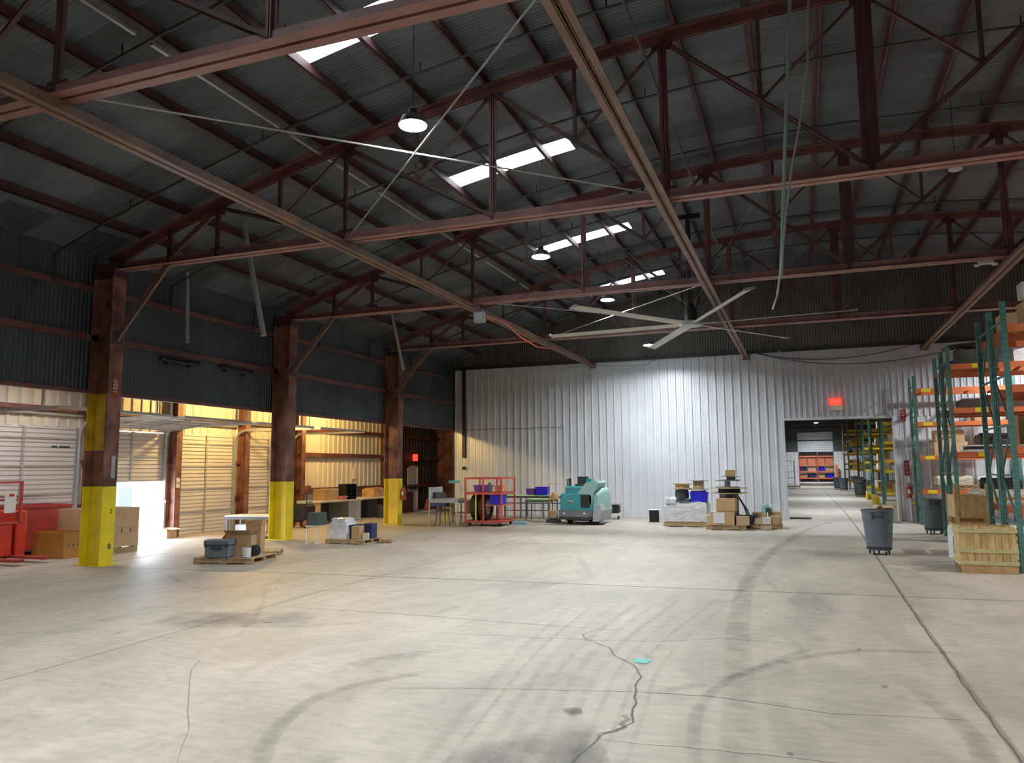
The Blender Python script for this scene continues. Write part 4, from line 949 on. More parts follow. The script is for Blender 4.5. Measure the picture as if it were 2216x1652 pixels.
# trash cans
trash_can((1.27, 16.40, 0), 'slate grey wheeled trash can standing alone in the open aisle, carton in it', M_BIN, .93)
carton((1.39, 16.45, .70), (.22, .2, .22), .4, 'small open brown carton stuffed in the nearest trash can', M_CARD2, open_=120)
q = PZ(2024, 1156); trash_can((q.x, q.y, 0), 'dark grey wheeled trash can at the rack end before the end wall', M_BIND, .95)
# extinguisher and wall signs at the portal
def extinguisher(c, label):
    T = thing('fire_extinguisher', label, 'extinguisher', c); c = Vector(c)
    MB().lathe(c, [(.06, 0), (.075, .01), (.078, .30), (.06, .36), (.025, .38)], 16).build('cylinder', M_REDC, T)
    m = MB(); m.cb(c+Vector((0, 0, .42)), (.03, .05, .06)); m.bar(c+Vector((0, 0, .44)), c+Vector((.02, -.12, .47)), .02, .012); m.build('valve_handle', M_DGREY, T)
    MB().tube([c+Vector((.02, -.02, .42)), c+Vector((.09, -.05, .38)), c+Vector((.09, -.05, .1))], .012, 6).build('hose', M_BLACK, T)
    MB().cb(c+Vector((0, -.079, .2)), (.07, .004, .12)).build('label', M_PAPER, T); return T
extinguisher((2.94, EY-.13, .70), 'red fire extinguisher on the wall right of the portal')
extinguisher((-11.66, 21.36, .75), 'red fire extinguisher hung on the farthest yellow-footed column')
for z, l, h in ((3.05, 'upper small dark red vertical sign on the wall right of the portal', .34), (1.38, 'lower dark red vertical sign above the wall extinguisher', .46)):
    T = thing('wall_sign', l, 'sign', (2.93, EY-.06, z)); MB().box(2.86, 3.0, EY-.07, EY-.045, z, z+h).build('sign_plate', M_SIGNR, T)
    m = MB()
    for k in range(3): m.box(2.90, 2.96, EY-.074, EY-.071, z+h*(.15+.28*k), z+h*(.27+.28*k))
    m.build('sign_marks', M_LGREY, T)
MB_ = MB(); MB_.box(3.0, 3.24, EY-.07, EY-.045, .52, .57); single(MB_, 'floor_line_sign', M_YLAB, 'narrow yellow strip on the wall below the extinguisher', 'sign', (3.1, EY-.05, .5))
MB_ = MB(); MB_.cb((2.42, EY-.35, .31), (.30, .05, .62)); single(MB_, 'leaning_panel', M_BOARD, 'pale panel leaning at the right side of the portal', 'panel', (2.42, EY-.35, 0))

# ================================================================== NEXT HALL
rows = [(28.2, 29.2), (36.6, 37.7), (42.4, 43.5), (48.0, 48.9), (53.0, 53.8), (63.6, 64.6), (70.5, 71.5)]
NM = ['first', 'second', 'third', 'fourth', 'fifth', 'sixth', 'last']
cnt = 0
for i, (y0, y1) in enumerate(rows):
    g = M_GREENR if i in (1, 2, 3) else mat('rack_bronze_paint', (.22, .16, .10), .5)
    rack_row(y0, y1, 'yellow-beamed pallet rack in the next hall, %s one along its aisle' % NM[i], 3.2, 1 if i > 2 else 2, (.5, 1.45, 1.9, 2.68, 3.5, 4.4), M_YBEAM, g, 5.3, 2.6, deck=False)
    rr = random.Random(i)
    for j, z in enumerate((.5, 1.45, 1.9, 2.68, 3.5)):
        for k in range(2):
            w = rr.uniform(.4, .8); h = rr.uniform(.25, .38) if j != 1 else .3
            if i > 4 and k: continue
            carton((3.8+k*1.1, (y0+y1)/2, z+.065), (w, .7, h), 0, '%s carton on shelf %s of the %s yellow-beamed rack' % (('left', 'right')[k], ('one', 'two', 'three', 'four', 'five')[j], NM[i]), rr.choice([M_CARD, M_CARD2, M_PAPER, M_LGREY, M_DGREY]), tape=False, group='cartons in the next hall')
for i, (px, py) in enumerate([(1908, 1091), (1893, 1082), (1877, 1074), (1839, 1056)]):
    p = PZ(px, py); m = MB(); m.box(p.x-.35, 2.98, p.y-.1, p.y+.7, 0, .40); m.box(2.98, 3.13, p.y+.1, p.y+.5, 0, .3)
    single(m, 'rack_guard', M_YEL, 'yellow floor guard at the foot of a rack beyond the portal, ' + ('nearest', 'second', 'third', 'farthest')[i], 'guard', (p.x, p.y, 0))
for (px, py), l, s in (((1862, 1076), 'dark trash can in the next hall, nearest of its three', 1.1), ((1827, 1063), 'slate trash can in the next hall, middle of three', 1.0), ((1813, 1059), 'slate trash can in the next hall, farthest of three', 1.0)):
    p = PZ(px, py); trash_can((p.x, p.y, 0), l, M_DGREY if 'dark' in l else M_BIN, s)
# left cage shelf and pallet in the next hall
T = thing('wire_shelf', 'grey wire shelving beside the far white wall in the next hall', 'shelf', (-.9, 66, 0))
for x in (-1.4, -.75):
    for y in (65.5, 67): MB().box(x-.03, x+.03, y-.03, y+.03, 0, 2.2).build('post', M_LGREY, T)
for z in (.3, .8, 1.3, 1.8, 2.15): MB().box(-1.4, -.75, 65.5, 67, z, z+.03).build('shelf', M_LGREY, T)
pallet((-.95, 70, 0), 1.2, 1.0, 0, 'pallet on the floor by the far white wall of the next hall')
# far orange rack
T = thing('pallet_rack', 'orange pallet rack seen farthest away through two portals', 'rack', (1, 96, 0))
for x in (-.5, 1.5, 3.5): MB().box(x-.05, x+.05, 95.5, 95.6, 0, 3.6).build('upright', M_REDD, T); MB().box(x-.05, x+.05, 97.4, 97.5, 0, 3.6).build('upright', M_REDD, T)
for z in (.4, 1.15, 1.9, 2.9): MB().box(-.5, 3.5, 95.5, 95.58, z-.07, z+.07).build('beam', M_ORANGE, T)
for k in range(8):
    x = -.1+(k % 4)*.95; z = (.47, 1.22)[k // 4]
    carton((x, 96.2, z), (.8, .8, .5), 0, ('leftmost', 'second', 'third', 'rightmost')[k % 4]+' carton on the ' + ('bottom', 'second')[k//4] + ' level of the farthest rack', (M_CARD, M_NAVY, M_CARD2, M_BLUE)[(k+k//4) % 4], tape=False, group='cartons on the farthest rack')
for k in range(4): carton((-.1+k*.95, 96.2, 1.97), (.85, .9, .75), 0, ('leftmost', 'second', 'third', 'rightmost')[k]+' orange carton on the upper level of the farthest rack', mat('orange_carton', (.55, .17, .08), .7), tape=False, group='cartons on the farthest rack')
T = thing('orange_post', 'orange and white guard post at the right of the far portal', 'post', (2.75, 74.5, 0)); MB().box(2.6, 2.8, 74.4, 74.6, 0, 1.9).build('post', M_ORANGE, T)
# threshold strip bits
MB_ = MB(); MB_.box(-.5, .15, 26.75, 26.85, 0, .05); single(MB_, 'floor_plate', M_DGREY, 'dark flat bar on the floor just inside the portal at left', 'plate', (-.2, 26.8, 0))

# ================================================================== CENTRE: FLOOR SCRUBBER
SX_, SY_ = -6.36, 22.35
def P3(x, y, z): return (SX_+x, SY_+y, z)
T = thing('floor_scrubber', 'teal ride-on floor scrubber parked against the white ribbed wall', 'scrubber', (SX_, SY_+.9, 0))
def prismY(pts, y0, y1, bev=0): m = MB(); m.X = Matrix.Translation((SX_, SY_, 0)); m.prism(pts, y0, y1); return m
def hull(profile_list):
    """loft of (y, [(x,z)...]) sections"""
    m = MB(); vs = []; fs = []; n = len(profile_list[0][1])
    for y, pts in profile_list: vs += [(SX_+p[0], SY_+y, p[1]) for p in pts]
    for k in range(len(profile_list)-1):
        for i in range(n): j = (i+1) % n; fs.append((k*n+i, k*n+j, k*n+n+j, k*n+n+i))
    fs.append(tuple(reversed(range(n)))); fs.append(tuple(range((len(profile_list)-1)*n, len(profile_list)*n))); m.add(vs, fs); return m
def rrect(x0, x1, z0, z1, r=.05):
    pts = []
    for cx, cz, a0 in ((x1-r, z1-r, 0), (x0+r, z1-r, 90), (x0+r, z0+r, 180), (x1-r, z0+r, 270)):
        for k in range(4): a = math.radians(a0+k*30); pts.append((cx+r*math.cos(a), cz+r*math.sin(a)))
    return pts
hull([(.02, rrect(-.52, .42, .43, .90, .08)), (.0+.06, rrect(-.55, .46, .40, .93, .08)), (.9, rrect(-.55, .50, .38, .93, .08)), (1.5, rrect(-.52, .50, .38, .80, .08))]).build('body', M_TEAL, T)
hull([(.10, rrect(-.40, .12, .91, 1.10, .06)), (.16, rrect(-.42, .14, .90, 1.14, .06)), (.7, rrect(-.42, .14, .90, 1.14, .06))]).build('tank_cover', M_TEAL, T)
m = MB(); m.X = Matrix.Translation((SX_, SY_, 0)); m.prism([(-.02, .92), (.06, 1.02), (.26, 1.25), (.60, 1.29), (.66, 1.24), (.62, 1.17), (.48, .92), (.44, .60), (.37, .60), (.35, .90)], .02, .95); m.build('pale_hood', M_TEALL, T)['label'] = 'pale sloping recovery tank lid'
hull([(.12, rrect(.40, .58, .40, .92, .07)), (.5, rrect(.40, .68, .36, 1.08, .12)), (1.1, rrect(.40, .70, .36, 1.10, .12)), (1.5, rrect(.40, .66, .40, .9, .10))]).build('side_tank', M_TEALL, T)
m = MB(); m.X = Matrix.Translation((SX_, SY_, 0)); m.box(.10, .36, -.01, .03, .52, .88)
G = m.build('grille', M_BLACK, T)
m = MB(); m.X = Matrix.Translation((SX_, SY_, 0))
for k in range(8): m.box(.12, .34, -.018, -.01, .55+k*.04, .56+k*.04)
m.build('grille_bar', M_DGREY, T)
hull([(-.06, rrect(-.56, .36, .24, .42, .05)), (.05, rrect(-.60, .44, .22, .44, .05)), (.3, rrect(-.60, .50, .22, .42, .05))]).build('bumper', M_GREY, T)
hull([(-.02, rrect(-.58, .40, .16, .24, .03)), (.3, rrect(-.58, .46, .14, .24, .03))]).build('lower_skirt', M_DGREY, T)
for x in (-.40, .22):
    m = MB(); m.cb(P3(x, -.075, .34), (.07, .02, .05), bev=.006); m.build('headlight', M_PAPER, T)
m = MB(); m.cb(P3(-.22, -.012, .70), (.17, .01, .05)); m.build('name_plate', M_LGREY, T)
m = MB(); m.X = Matrix.Translation((SX_, SY_, 0)); m.prism([(.44, .10), (.64, .10), (.70, .42), (.66, .62), (.52, .52), (.46, .44)], .06, 1.5); m.build('side_skirt', M_LGREY, T)
m = MB(); m.X = Matrix.Translation((SX_, SY_, 0)); m.box(-.20, .12, .75, .88, 1.12, 1.42); m.box(-.2, .12, .45, .8, 1.14, 1.20); S = m.build('seat', M_DGREY, T)
m = MB(); m.X = Matrix.Translation((SX_, SY_, 0)); m.box(.14, .30, .5, .9, 1.12, 1.36); m.build('rear_shroud', M_TEAL, T)
m = MB(); m.lathe(P3(-.34, .4, 1.14), [(.03, 0), (.05, .02), (.05, .2), (.02, .24)], 12); m.tube([P3(-.42, .38, 1.14), P3(-.42, .38, 1.34), P3(-.30, .38, 1.37)], .018, 6); m.build('filler_neck', M_DGREY, T)
for x, y in ((-.38, .5), (.34, .5), (-.0, 1.5)):
    MB().lathe(P3(x, y, .16), [(.05, -.06), (.15, -.06), (.16, -.04), (.16, .04), (.15, .06), (.05, .06)], 18, 'X').build('wheel', M_BLACK, T)
m = MB(); m.X = Matrix.Translation((SX_, SY_, 0)); m.box(-.48, .40, .35, 1.6, .10, .40); m.build('chassis', M_BLACK, T)
MB().lathe(P3(.52, .35, .02), [(.20, 0), (.24, .03), (.14, .10), (.05, .12)], 20).build('side_brush', M_DGREY, T)
# yellow-brown mop stand left of it
T = thing('cleaning_cart', 'worn orange-tan mop frame standing between the green conveyor and the scrubber', 'cart', (-7.35, 23.2, 0))
MB().tube([(-7.5, 23.2, 0), (-7.5, 23.2, 1.2), (-7.15, 23.2, 1.2)], .018, 6).build('frame', M_TREE, T)
stack_wrap_ = MB().lathe((-7.33, 23.2, .65), [(.03, 0), (.12, .05), (.14, .15), (.08, .28), (.02, .3)], 10); stack_wrap_.build('mop_head', M_TREE, T); MB().lathe((-7.4, 23.2, .12), [(.1, 0), (.13, .02), (.16, .25), (.15, .25)], 12).build('bucket', mat('tan_plastic', (.55, .36, .22), .5), T)
MB().cb((-7.38, 23.2, .06), (.4, .35, .10)).build('base', M_DGREY, T)
# small trolley right behind the scrubber
T = thing('machine_trolley', 'low black and white machine on a trolley right behind the scrubber', 'machine', (-5.98, 25.3, 0))
MB().cb((-5.98, 25.3, .32), (.42, .4, .26), bev=.03).build('casing', M_BLACK, T); MB().cb((-5.98, 25.3, .50), (.5, .45, .07), bev=.02).build('lid', M_LGREY, T); MB().cb((-5.98, 25.3, .16), (.5, .42, .08)).build('base', M_PAPER, T)
for s in (-1, 1): MB().lathe((-5.98+s*.2, 25.2, .06), [(.02, -.02), (.06, -.02), (.06, .02), (.02, .02)], 12, 'X').build('wheel', M_BLACK, T)
# black spool in front of wall
reel((-4.38, 23.95, 0), .20, .40, .15, 'black cable spool with pale top flange standing alone before the white wall', 'Z', M_PAPER, M_BLACK, name='cable_spool')

# ================================================================== PALLET GROUPS BEFORE THE WHITE WALL
pallet((-3.22, 22.98, 0), 1.26, 1.05, 0, 'pallet under the white wrapped load and blue tote', .14)
stack_wrap((-3.22, 22.98, .142), (1.18, .98, .50), 0, 'white wrapped crate load on the left pallet before the white wall', 'wrapped_load', .05)
stack_wrap((-3.64, 22.7, .65), (.30, .5, .14), .1, 'crumpled white wrap heap on the wrapped load', 'plastic_heap', .06)
bin_tote((-2.86, 22.85, .70), (.50, .42, .26), .06, 'royal blue tote on the white wrapped load', M_BLUE)
T = carton((-3.36, 22.95, .66), (.45, .35, .10), 0, 'low grey tray under the black drum on the wrapped load', M_GREY, tape=False)
MB_ = MB(); MB_.lathe((-3.36, 22.9, .77), [(.05, 0), (.19, .01), (.20, .10), (.19, .26), (.05, .28)], 18); single(MB_, 'black_drum', M_DGREY, 'short black drum on the wrapped load left of the blue tote', 'drum', (-3.36, 22.9, .77))
reel((-3.34, 22.87, 1.055), .27, .16, .20, 'plywood cable reel lying on the black drum', 'Z', M_PLY, M_CRATE, th=.02)
coil((-2.94, 23.36, .65), .19, .030, 9, 'black hose coil behind the blue tote')
reel((-2.95, 23.45, 1.02), .30, .28, .16, 'tallest plywood reel behind, on the hose coil at the left pallet', 'Z', M_LGREY, M_CRATE)
coil((-3.3, 22.58, .66), .12, .008, 3, 'thin grey cable loops on the white wrapped load', M_GREY)
pallet((-2.04, 22.05, 0), 1.05, .95, 0, 'pallet under the brown cartons and cable reels, middle of three', .12)
carton((-2.12, 21.80, .122), (.62, .5, .36), .03, 'large torn brown carton at the bottom of the middle pallet', M_CARD, tape=False)
carton((-2.02, 21.88, .49), (.50, .45, .34), -.04, 'brown carton stacked second on the middle pallet', M_CARD)
MB_ = MB(); MB_.cb((-2.2, 21.54, .32), (.30, .01, .28)); single(MB_, 'paper_sheet', M_PAPER, 'crumpled white paper stuck on the torn carton of the middle pallet', 'paper', (-2.2, 21.59, .2))
carton((-1.63, 21.75, .122), (.32, .4, .24), .3, 'small brown carton right of the torn carton on the middle pallet', M_CARD2)
carton((-2.46, 21.8, .122), (.14, .35, .26), 0, 'narrow brown carton at the left edge of the middle pallet', M_CARD2)
reel((-2.0, 22.44, .125), .28, .82, .26, 'tall grey cable reel at the back of the middle pallet', 'Z', M_GREY, mat('grey_cable_winding', (.14, .15, .16), .5))
reel((-1.98, 22.35, .95), .50, .16, .30, 'wide plywood cable reel near the top of the middle pallet', 'Z', M_PLY, M_BLACK)
reel((-2.02, 22.35, 1.112), .33, .20, .08, 'small grey reel on the wide plywood reel', 'Z', M_GREY, M_LGREY)
reel((-1.92, 22.35, 1.313), .27, .10, .12, 'topmost thin grey reel of the middle pallet', 'Z', M_GREY, M_GREY, th=.012)
carton((-1.93, 22.3, 1.415), (.27, .24, .18), .1, 'brown carton on the very top of the middle pallet stack', M_CARD)
coil((-1.55, 22.4, .12), .25, .03, 6, 'heap of black hose on the right end of the middle pallet')
coil((-1.38, 22.6, 0), .28, .025, 4, 'black hose heap spilling on the floor right of the middle pallet')
m = MB(); m.tube([(-1.75, 22.5, .85), (-1.6, 22.4, .6), (-1.5, 22.3, .3), (-1.25, 22.35, .08)], .025, 6); m.tube([(-1.7, 22.3, .8), (-1.5, 22.2, .5), (-1.4, 22.2, .15), (-1.1, 22.3, .03)], .02, 6); single(m, 'hose', M_DGREY, 'loose dark hoses hanging down the right of the middle pallet stack', 'hose', (-1.5, 22.3, .4))
pallet((-1.04, 22.6, 0), .82, .85, 0, 'pallet under small cartons, right one of three, next to the portal', .12)
for (x, y, z, d, l, mm) in ((-1.28, 22.4, .122, (.26, .3, .16), 'open brown carton at the left of the right pallet', M_CARD2), (-1.02, 22.35, .122, (.24, .28, .18), 'pale carton at the middle of the right pallet', M_PAPER), (-.80, 22.4, .122, (.26, .32, .22), 'brown carton at the right of the right pallet', M_CARD),
        (-1.22, 22.75, .122, (.36, .34, .30), 'taller yellowish carton at the back of the right pallet', M_PLY), (-.82, 22.78, .122, (.34, .3, .32), 'back right carton on the right pallet', M_PLY)): carton((x, y, z), d, 0, l, mm)
stack_wrap((-1.02, 22.76, .43), (.3, .25, .16), 0, 'crumpled turquoise film on the right pallet', 'plastic_film', .07, mat('pale_turquoise_film', (.42, .66, .62), .3))
carton((-.98, 22.56, .43), (.12, .16, .12), 0, 'small black carton on the right pallet', M_DGREY, tape=False)
carton((-1.02, 22.0, 0), (.28, .2, .10), 0, 'flat brown carton on the floor before the right pallet', M_CARD2, tape=False)

# ================================================================== RED CART, CONVEYOR, BENCHES
T = thing('red_cart', 'red tubular steel cart loaded with tyres and blue totes, before the white wall', 'cart', (-8.85, 21.6, 0))
x0, x1, y0, y1 = -9.45, -8.30, 21.1, 22.2
for x in (x0, (x0+x1)/2+.0, x1):
    for y in (y0, y1): MB().box(x-.022, x+.022, y-.022, y+.022, .12, 1.42).build('post', M_REDC, T)
m = MB()
for z in (.14, .95, 1.40):
    for y in (y0, y1): m.box(x0, x1, y-.02, y+.02, z-.025, z+.025)
    for x in (x0, x1): m.box(x-.02, x+.02, y0, y1, z-.025, z+.025)
m.build('rail', M_REDC, T)
MB().box(x0, x1, y0+.02, y1-.02, .10, .13).build('deck', M_REDD, T); MB().box((x0+x1)/2+.05, x1-.02, y0+.02, y1-.02, .60, .62).build('shelf', M_ORANGE, T); MB().box(x0+.02, x1-.02, y0+.02, y1-.02, .97, .99).build('shelf', M_REDD, T)
for x in (x0+.1, x1-.1):
    for y in (y0+.1, y1-.1): MB().lathe((x, y, .06), [(.01, -.02), (.06, -.02), (.06, .02), (.01, .02)], 12, 'X').build('wheel', M_BLACK, T)
def tyre(c, r, w, label):
    T = thing('tyre', label, 'tyre', c); MB().lathe(c, [(r*.6, -w/2), (r*.95, -w/2), (r, -w*.35), (r, w*.35), (r*.95, w/2), (r*.6, w/2), (r*.6, -w/2)], 26, 'X').build('rubber', mat('dusty_tyre_rubber', (.05, .042, .032), .85, 0, .4, 12, bump=.6, bscale=40), T)
    MB().lathe(c, [(.03, -w*.25), (r*.6, -w*.3), (r*.6, w*.3), (.03, w*.25)], 18, 'X').build('rim', M_LGREY, T)
for i, (x, l) in enumerate(((-9.26, 'dusty tyre standing at the left in the red cart'), (-8.99, 'dusty tyre standing in the middle of the red cart'))): tyre((x, 21.58, .545), .405, .19, l)
MB_ = MB(); MB_.box(-9.146, -9.114, 21.13, 21.16, .131, .94); single(MB_, 'yellow_strap', M_YLAB, 'yellow strap upright on the front of the red cart', 'strap', (-9.12, 21.04, .13))
bin_tote((-9.1, 21.65, 1.0), (.48, .4, .19), 0, 'purple-blue tote on the left of the red cart top', M_PURP)
bin_tote((-8.52, 21.4, .63), (.36, .45, .28), 0, 'royal blue tote on the middle shelf of the red cart', M_BLUE)
bin_tote((-8.56, 21.7, 1.0), (.28, .4, .18), 0, 'orange-tan tote on the right of the red cart top', mat('salmon_plastic', (.62, .28, .15), .5))
MB_ = MB(); MB_.cb((-8.75, 21.3, 1.13), (.07, .1, .28), bev=.01); single(MB_, 'grey_canister', M_GREY, 'narrow grey canister on the red cart top next to the centre post', 'canister', (-8.75, 21.3, .99))
# green conveyor
T = thing('conveyor_table', 'long table with pale green top behind the red cart', 'table', (-8.6, 25.0, 0))
MB().box(-9.9, -7.35, 24.6, 25.3, .76, .80).build('tabletop', M_GREENT, T)
for x in (-9.8, -9.0, -8.2, -7.45):
    for y in (24.65, 25.25): MB().box(x-.025, x+.025, y-.025, y+.025, 0, .76).build('leg', M_GREY, T)
m = MB()
for z in (.25, .5): m.box(-9.8, -7.45, 25.23, 25.26, z-.015, z+.015)
m.box(-9.85, -7.4, 24.62, 24.65, .70, .76); m.build('crossbar', M_DGREY, T)
T = legs_table('work_table', (-7.9, 23.6, 0), .95, .6, .72, 0, 'low table with green top extending between red cart and scrubber', M_GREENT, M_GREY)
bin_tote((-8.25, 24.75, .802), (.42, .4, .26), .1, 'royal blue tote on the green table right of the red cart', M_BLUE)
bin_tote((-8.65, 24.8, .802), (.3, .35, .2), 0, 'purple tote on the green table behind the red cart', M_PURP)
bin_tote((-8.05, 22.0, 0), (.4, .3, .1), 0, 'low pale blue tray on the floor right of the red cart', mat('pale_blue_plastic', (.35, .52, .62), .5))
# grey work stand
T = legs_table('work_bench', (-10.15, 21.35, 0), .95, .85, .80, .12, 'tall grey steel workbench before the white wall corner', M_LGREY, M_LGREY, .05, .035)
MB().cb((-10.55, 21.35, .97), (.08, .8, .34)).build('side_screen', M_LGREY, T)
T2 = legs_table('work_bench', (-9.95, 22.5, 0), .9, .7, .74, 0, 'second work bench with plywood edge right behind the tall grey bench', M_PLY, M_GREY, .04, .035, .3)
MB_ = MB(); MB_.cb((-10.36, 21.2, .90), (.36, .25, .16), bev=.015); single(MB_, 'printer', M_DGREY, 'dark box-shaped device on the tall grey workbench', 'printer', (-10.36, 21.2, .82))
MB_ = MB(); MB_.cb((-10.25, 21.05, .62), (.5, .3, .10)); single(MB_, 'drawer_unit', M_NAVY, 'dark blue drawer tray slung under the tall grey workbench', 'drawer', (-10.25, 21.05, .57))
carton((-9.75, 22.5, .32), (.4, .4, .3), 0, 'brown carton on the lower shelf of the second work bench', M_CARD)
stoolT = thing('stool', 'dark padded stool under the tall grey workbench', 'stool', (-10.1, 20.9, 0))
MB().cb((-10.1, 20.9, .47), (.34, .32, .06), bev=.015).build('seat', M_DGREY, stoolT)
for sx in (-1, 1):
    for sy in (-1, 1): MB().tube([(-10.1+sx*.13, 20.9+sy*.12, .44), (-10.1+sx*.17, 20.9+sy*.16, 0)], .014, 6).build('leg', M_DGREY, stoolT)
T = legs_table('step_stool', (-10.62, 22.4, 0), .28, .28, .60, 0, 'yellow metal stool frame left behind the tall grey workbench', M_YLAB, M_YLAB, .02, .025, cat='stool')
MB_ = MB(); MB_.cb((-12.05, 25.9, 1.22), (.42, .03, .09)); sg = single(MB_, 'hanging_sign', M_TURQ, 'small turquoise strip sign near the dark corner left of the white wall', 'sign', (-12.05, 25.9, 1.2))
MB().box(-12.08, -12.06, 25.89, 25.92, 0, 1.18).build('sign_post', M_DGREY, sg, origin=(-12.07, 25.9, 0))

# ================================================================== ANNEX WORK AREA
def bench(name, x0, x1, y0, y1, h, label, parts):
    T = thing(name, label, 'workbench', ((x0+x1)/2, (y0+y1)/2, 0)); MB().box(x0, x1+.05, y0-.05, y1+.05, h-.05, h).build('worktop', M_BOARD, T)
    for (a, b, m_, nm) in parts: MB().box(x0, x1, a, b, 0, h-.05).build(nm, m_, T)
    return T
yb0, yb1 = 20.25, 22.6
h1 = PX(700, 1083, -13.95).z
OB = bench('office_workbench', -14.75, -13.95, yb0, yb1, .72, 'long office workbench with pale top and grey pedestal, lit amber in the annex',
      [(yb0, yb0+.05, M_PLY, 'end_panel'), (yb1-.75, yb1, M_LGREY, 'drawer_pedestal')])
MB().box(-14.74, -14.70, yb0+.05, yb1-.75, .02, .67).build('back_panel', M_DGREY, OB)
bench('office_workbench', -15.25, -14.45, 23.0, 26.2, .70, 'second dark office workbench along the ribbed wall behind the column',
      [(23.0, 23.06, M_DGREY, 'end_panel'), (23.9, 24.5, M_DGREY, 'drawer_pedestal'), (25.6, 26.2, mat('mahogany_panel', (.10, .03, .02), .5), 'drawer_pedestal')])
carton((-14.35, 21.15, .72), (.45, .75, .36), 0, 'brown carton on the office workbench left of the letter tray rack', M_CARD)
def tray_rack(c, label):
    T = thing('letter_tray_rack', label, 'rack', c); x, y, z = c
    for yy in (-.30, 0, .30): MB().box(x-.15, x+.15, y+yy-.01, y+yy+.01, z, z+.50).build('divider', M_BLACK, T)
    for k in range(7): MB().box(x-.15, x+.15, y-.30, y+.30, z+k*.08, z+k*.08+.012).build('tray', M_BLACK, T)
    MB().box(x-.16, x-.15, y-.3, y+.3, z, z+.5).build('back', M_LGREY, T)
tray_rack((-14.1, 22.0, .72), 'black letter tray rack standing on the office workbench')
bin_tote((-14.0, 21.58, .72), (.2, .2, .12), 0, 'small pink-red box in front of the letter tray rack', mat('pink_box', (.6, .25, .2), .6))
stack_wrap((-14.9, 25.0, .70), (.5, .8, .3), 0, 'brown paper bag heap on the second office workbench', 'paper_bag', .05, M_TREE)
board((-14.75, 25.75, .70), (.4, .5, .02), .2, 'white papers at the edge of the second office workbench', M_PAPER, 'paper_stack')
MB_ = MB(); MB_.lathe((-14.1, 24.1, 0), [(.13, 0), (.15, .01), (.18, .45), (.17, .45), (.14, .02)], 16); single(MB_, 'waste_basket', M_DGREY, 'dark waste basket before the second office workbench', 'bin', (-14.1, 24.1, 0))
MB_ = MB(); MB_.box(AX+.04, AX+.08, 24.35, 24.55, 1.35, 1.75); single(MB_, 'wall_notice', M_PAPER, 'white notice on the amber ribbed wall behind the workbenches', 'notice', (AX+.06, 24.4, 1.4))
board((AX+.11, 21.5, 1.055), (.12, .35, .12), 0, 'dark carton on the lowest wall girt left of the brown carton', M_COLM, 'small_box')
# black wheeled machine
T = thing('wheeled_machine', 'small black machine with red wheels beside the middle column', 'machine', (-13.9, 19.4, 0))
MB().cb((-13.9, 19.4, .42), (.45, .5, .50), bev=.04).build('casing', M_BLACK, T); MB().cb((-13.9, 19.4, .73), (.34, .36, .10), bev=.02).build('engine_cover', M_LGREY, T)
MB().tube([(-13.7, 19.2, .6), (-13.65, 19.15, .95), (-13.95, 19.1, 1.0)], .015, 6).build('handle', M_BLACK, T)
for x, y in ((-13.66, 19.15), (-13.66, 19.65), (-14.14, 19.15), (-14.14, 19.65)): MB().lathe((x, y, .11), [(.03, -.04), (.11, -.04), (.11, .04), (.03, .04)], 14, 'X').build('wheel', M_COLM, T)
# cones near the exit door
for i, (y) in enumerate((28.2, 29.6)):
    T = thing('traffic_cone', 'small orange traffic cone %s of the annex door' % ('left', 'right')[i], 'cone', (AX+.4, y, 0)); MB().lathe((AX+.4, y, 0), [(.13, .02), (.02, .42), (.015, .43)], 14).build('cone', M_ORANGE, T); MB().cb((AX+.4, y, .01), (.3, .3, .02)).build('base', M_ORANGE, T)
board((AX+.5, 27.4, 0), (.55, .6, .8), 0, 'dark cabinet beside the farthest column in the annex', mat('mahogany_panel', (.10, .03, .02), .5), 'low_cabinet')['category'] = 'cabinet'

# ================================================================== PALLETS NEAR THE COLUMNS
p = PZ(717, 1177); q = PZ(800, 1177)
# white bundle pallet
pallet((-9.83, 15.62, 0), 1.02, .8, 0, 'low pallet with the white printed stack and navy box, between the columns', .10)
pallet((-9.14, 15.90, 0), .30, .5, .5, 'short broken pallet end poking out right of the white stack', .08)
stack_wrap((-10.10, 15.59, .102), (.44, .44, .36), .05, 'white wrapped stack with faint print on the low pallet', 'wrapped_stack', .02)
stack_wrap((-10.10, 15.59, .465), (.36, .4, .09), .05, 'smaller white bundle on top of the white wrapped stack', 'wrapped_stack', .02)
bin_tote((-9.79, 15.67, .102), (.14, .35, .30), 0, 'dark navy crate right next to the white wrapped stack', M_NAVY)
carton((-9.61, 15.46, .102), (.20, .26, .29), .1, 'brown carton in the middle of the low pallet', M_CARD)
carton((-9.44, 15.72, .102), (.20, .26, .34), 0, 'navy and white printed carton at the right of the low pallet', M_NAVY, tape=False)
board((-9.43, 15.50, .102), (.14, .1, .14), .3, 'small pale paper pile before the navy printed carton', M_BOARD, 'paper_pile')
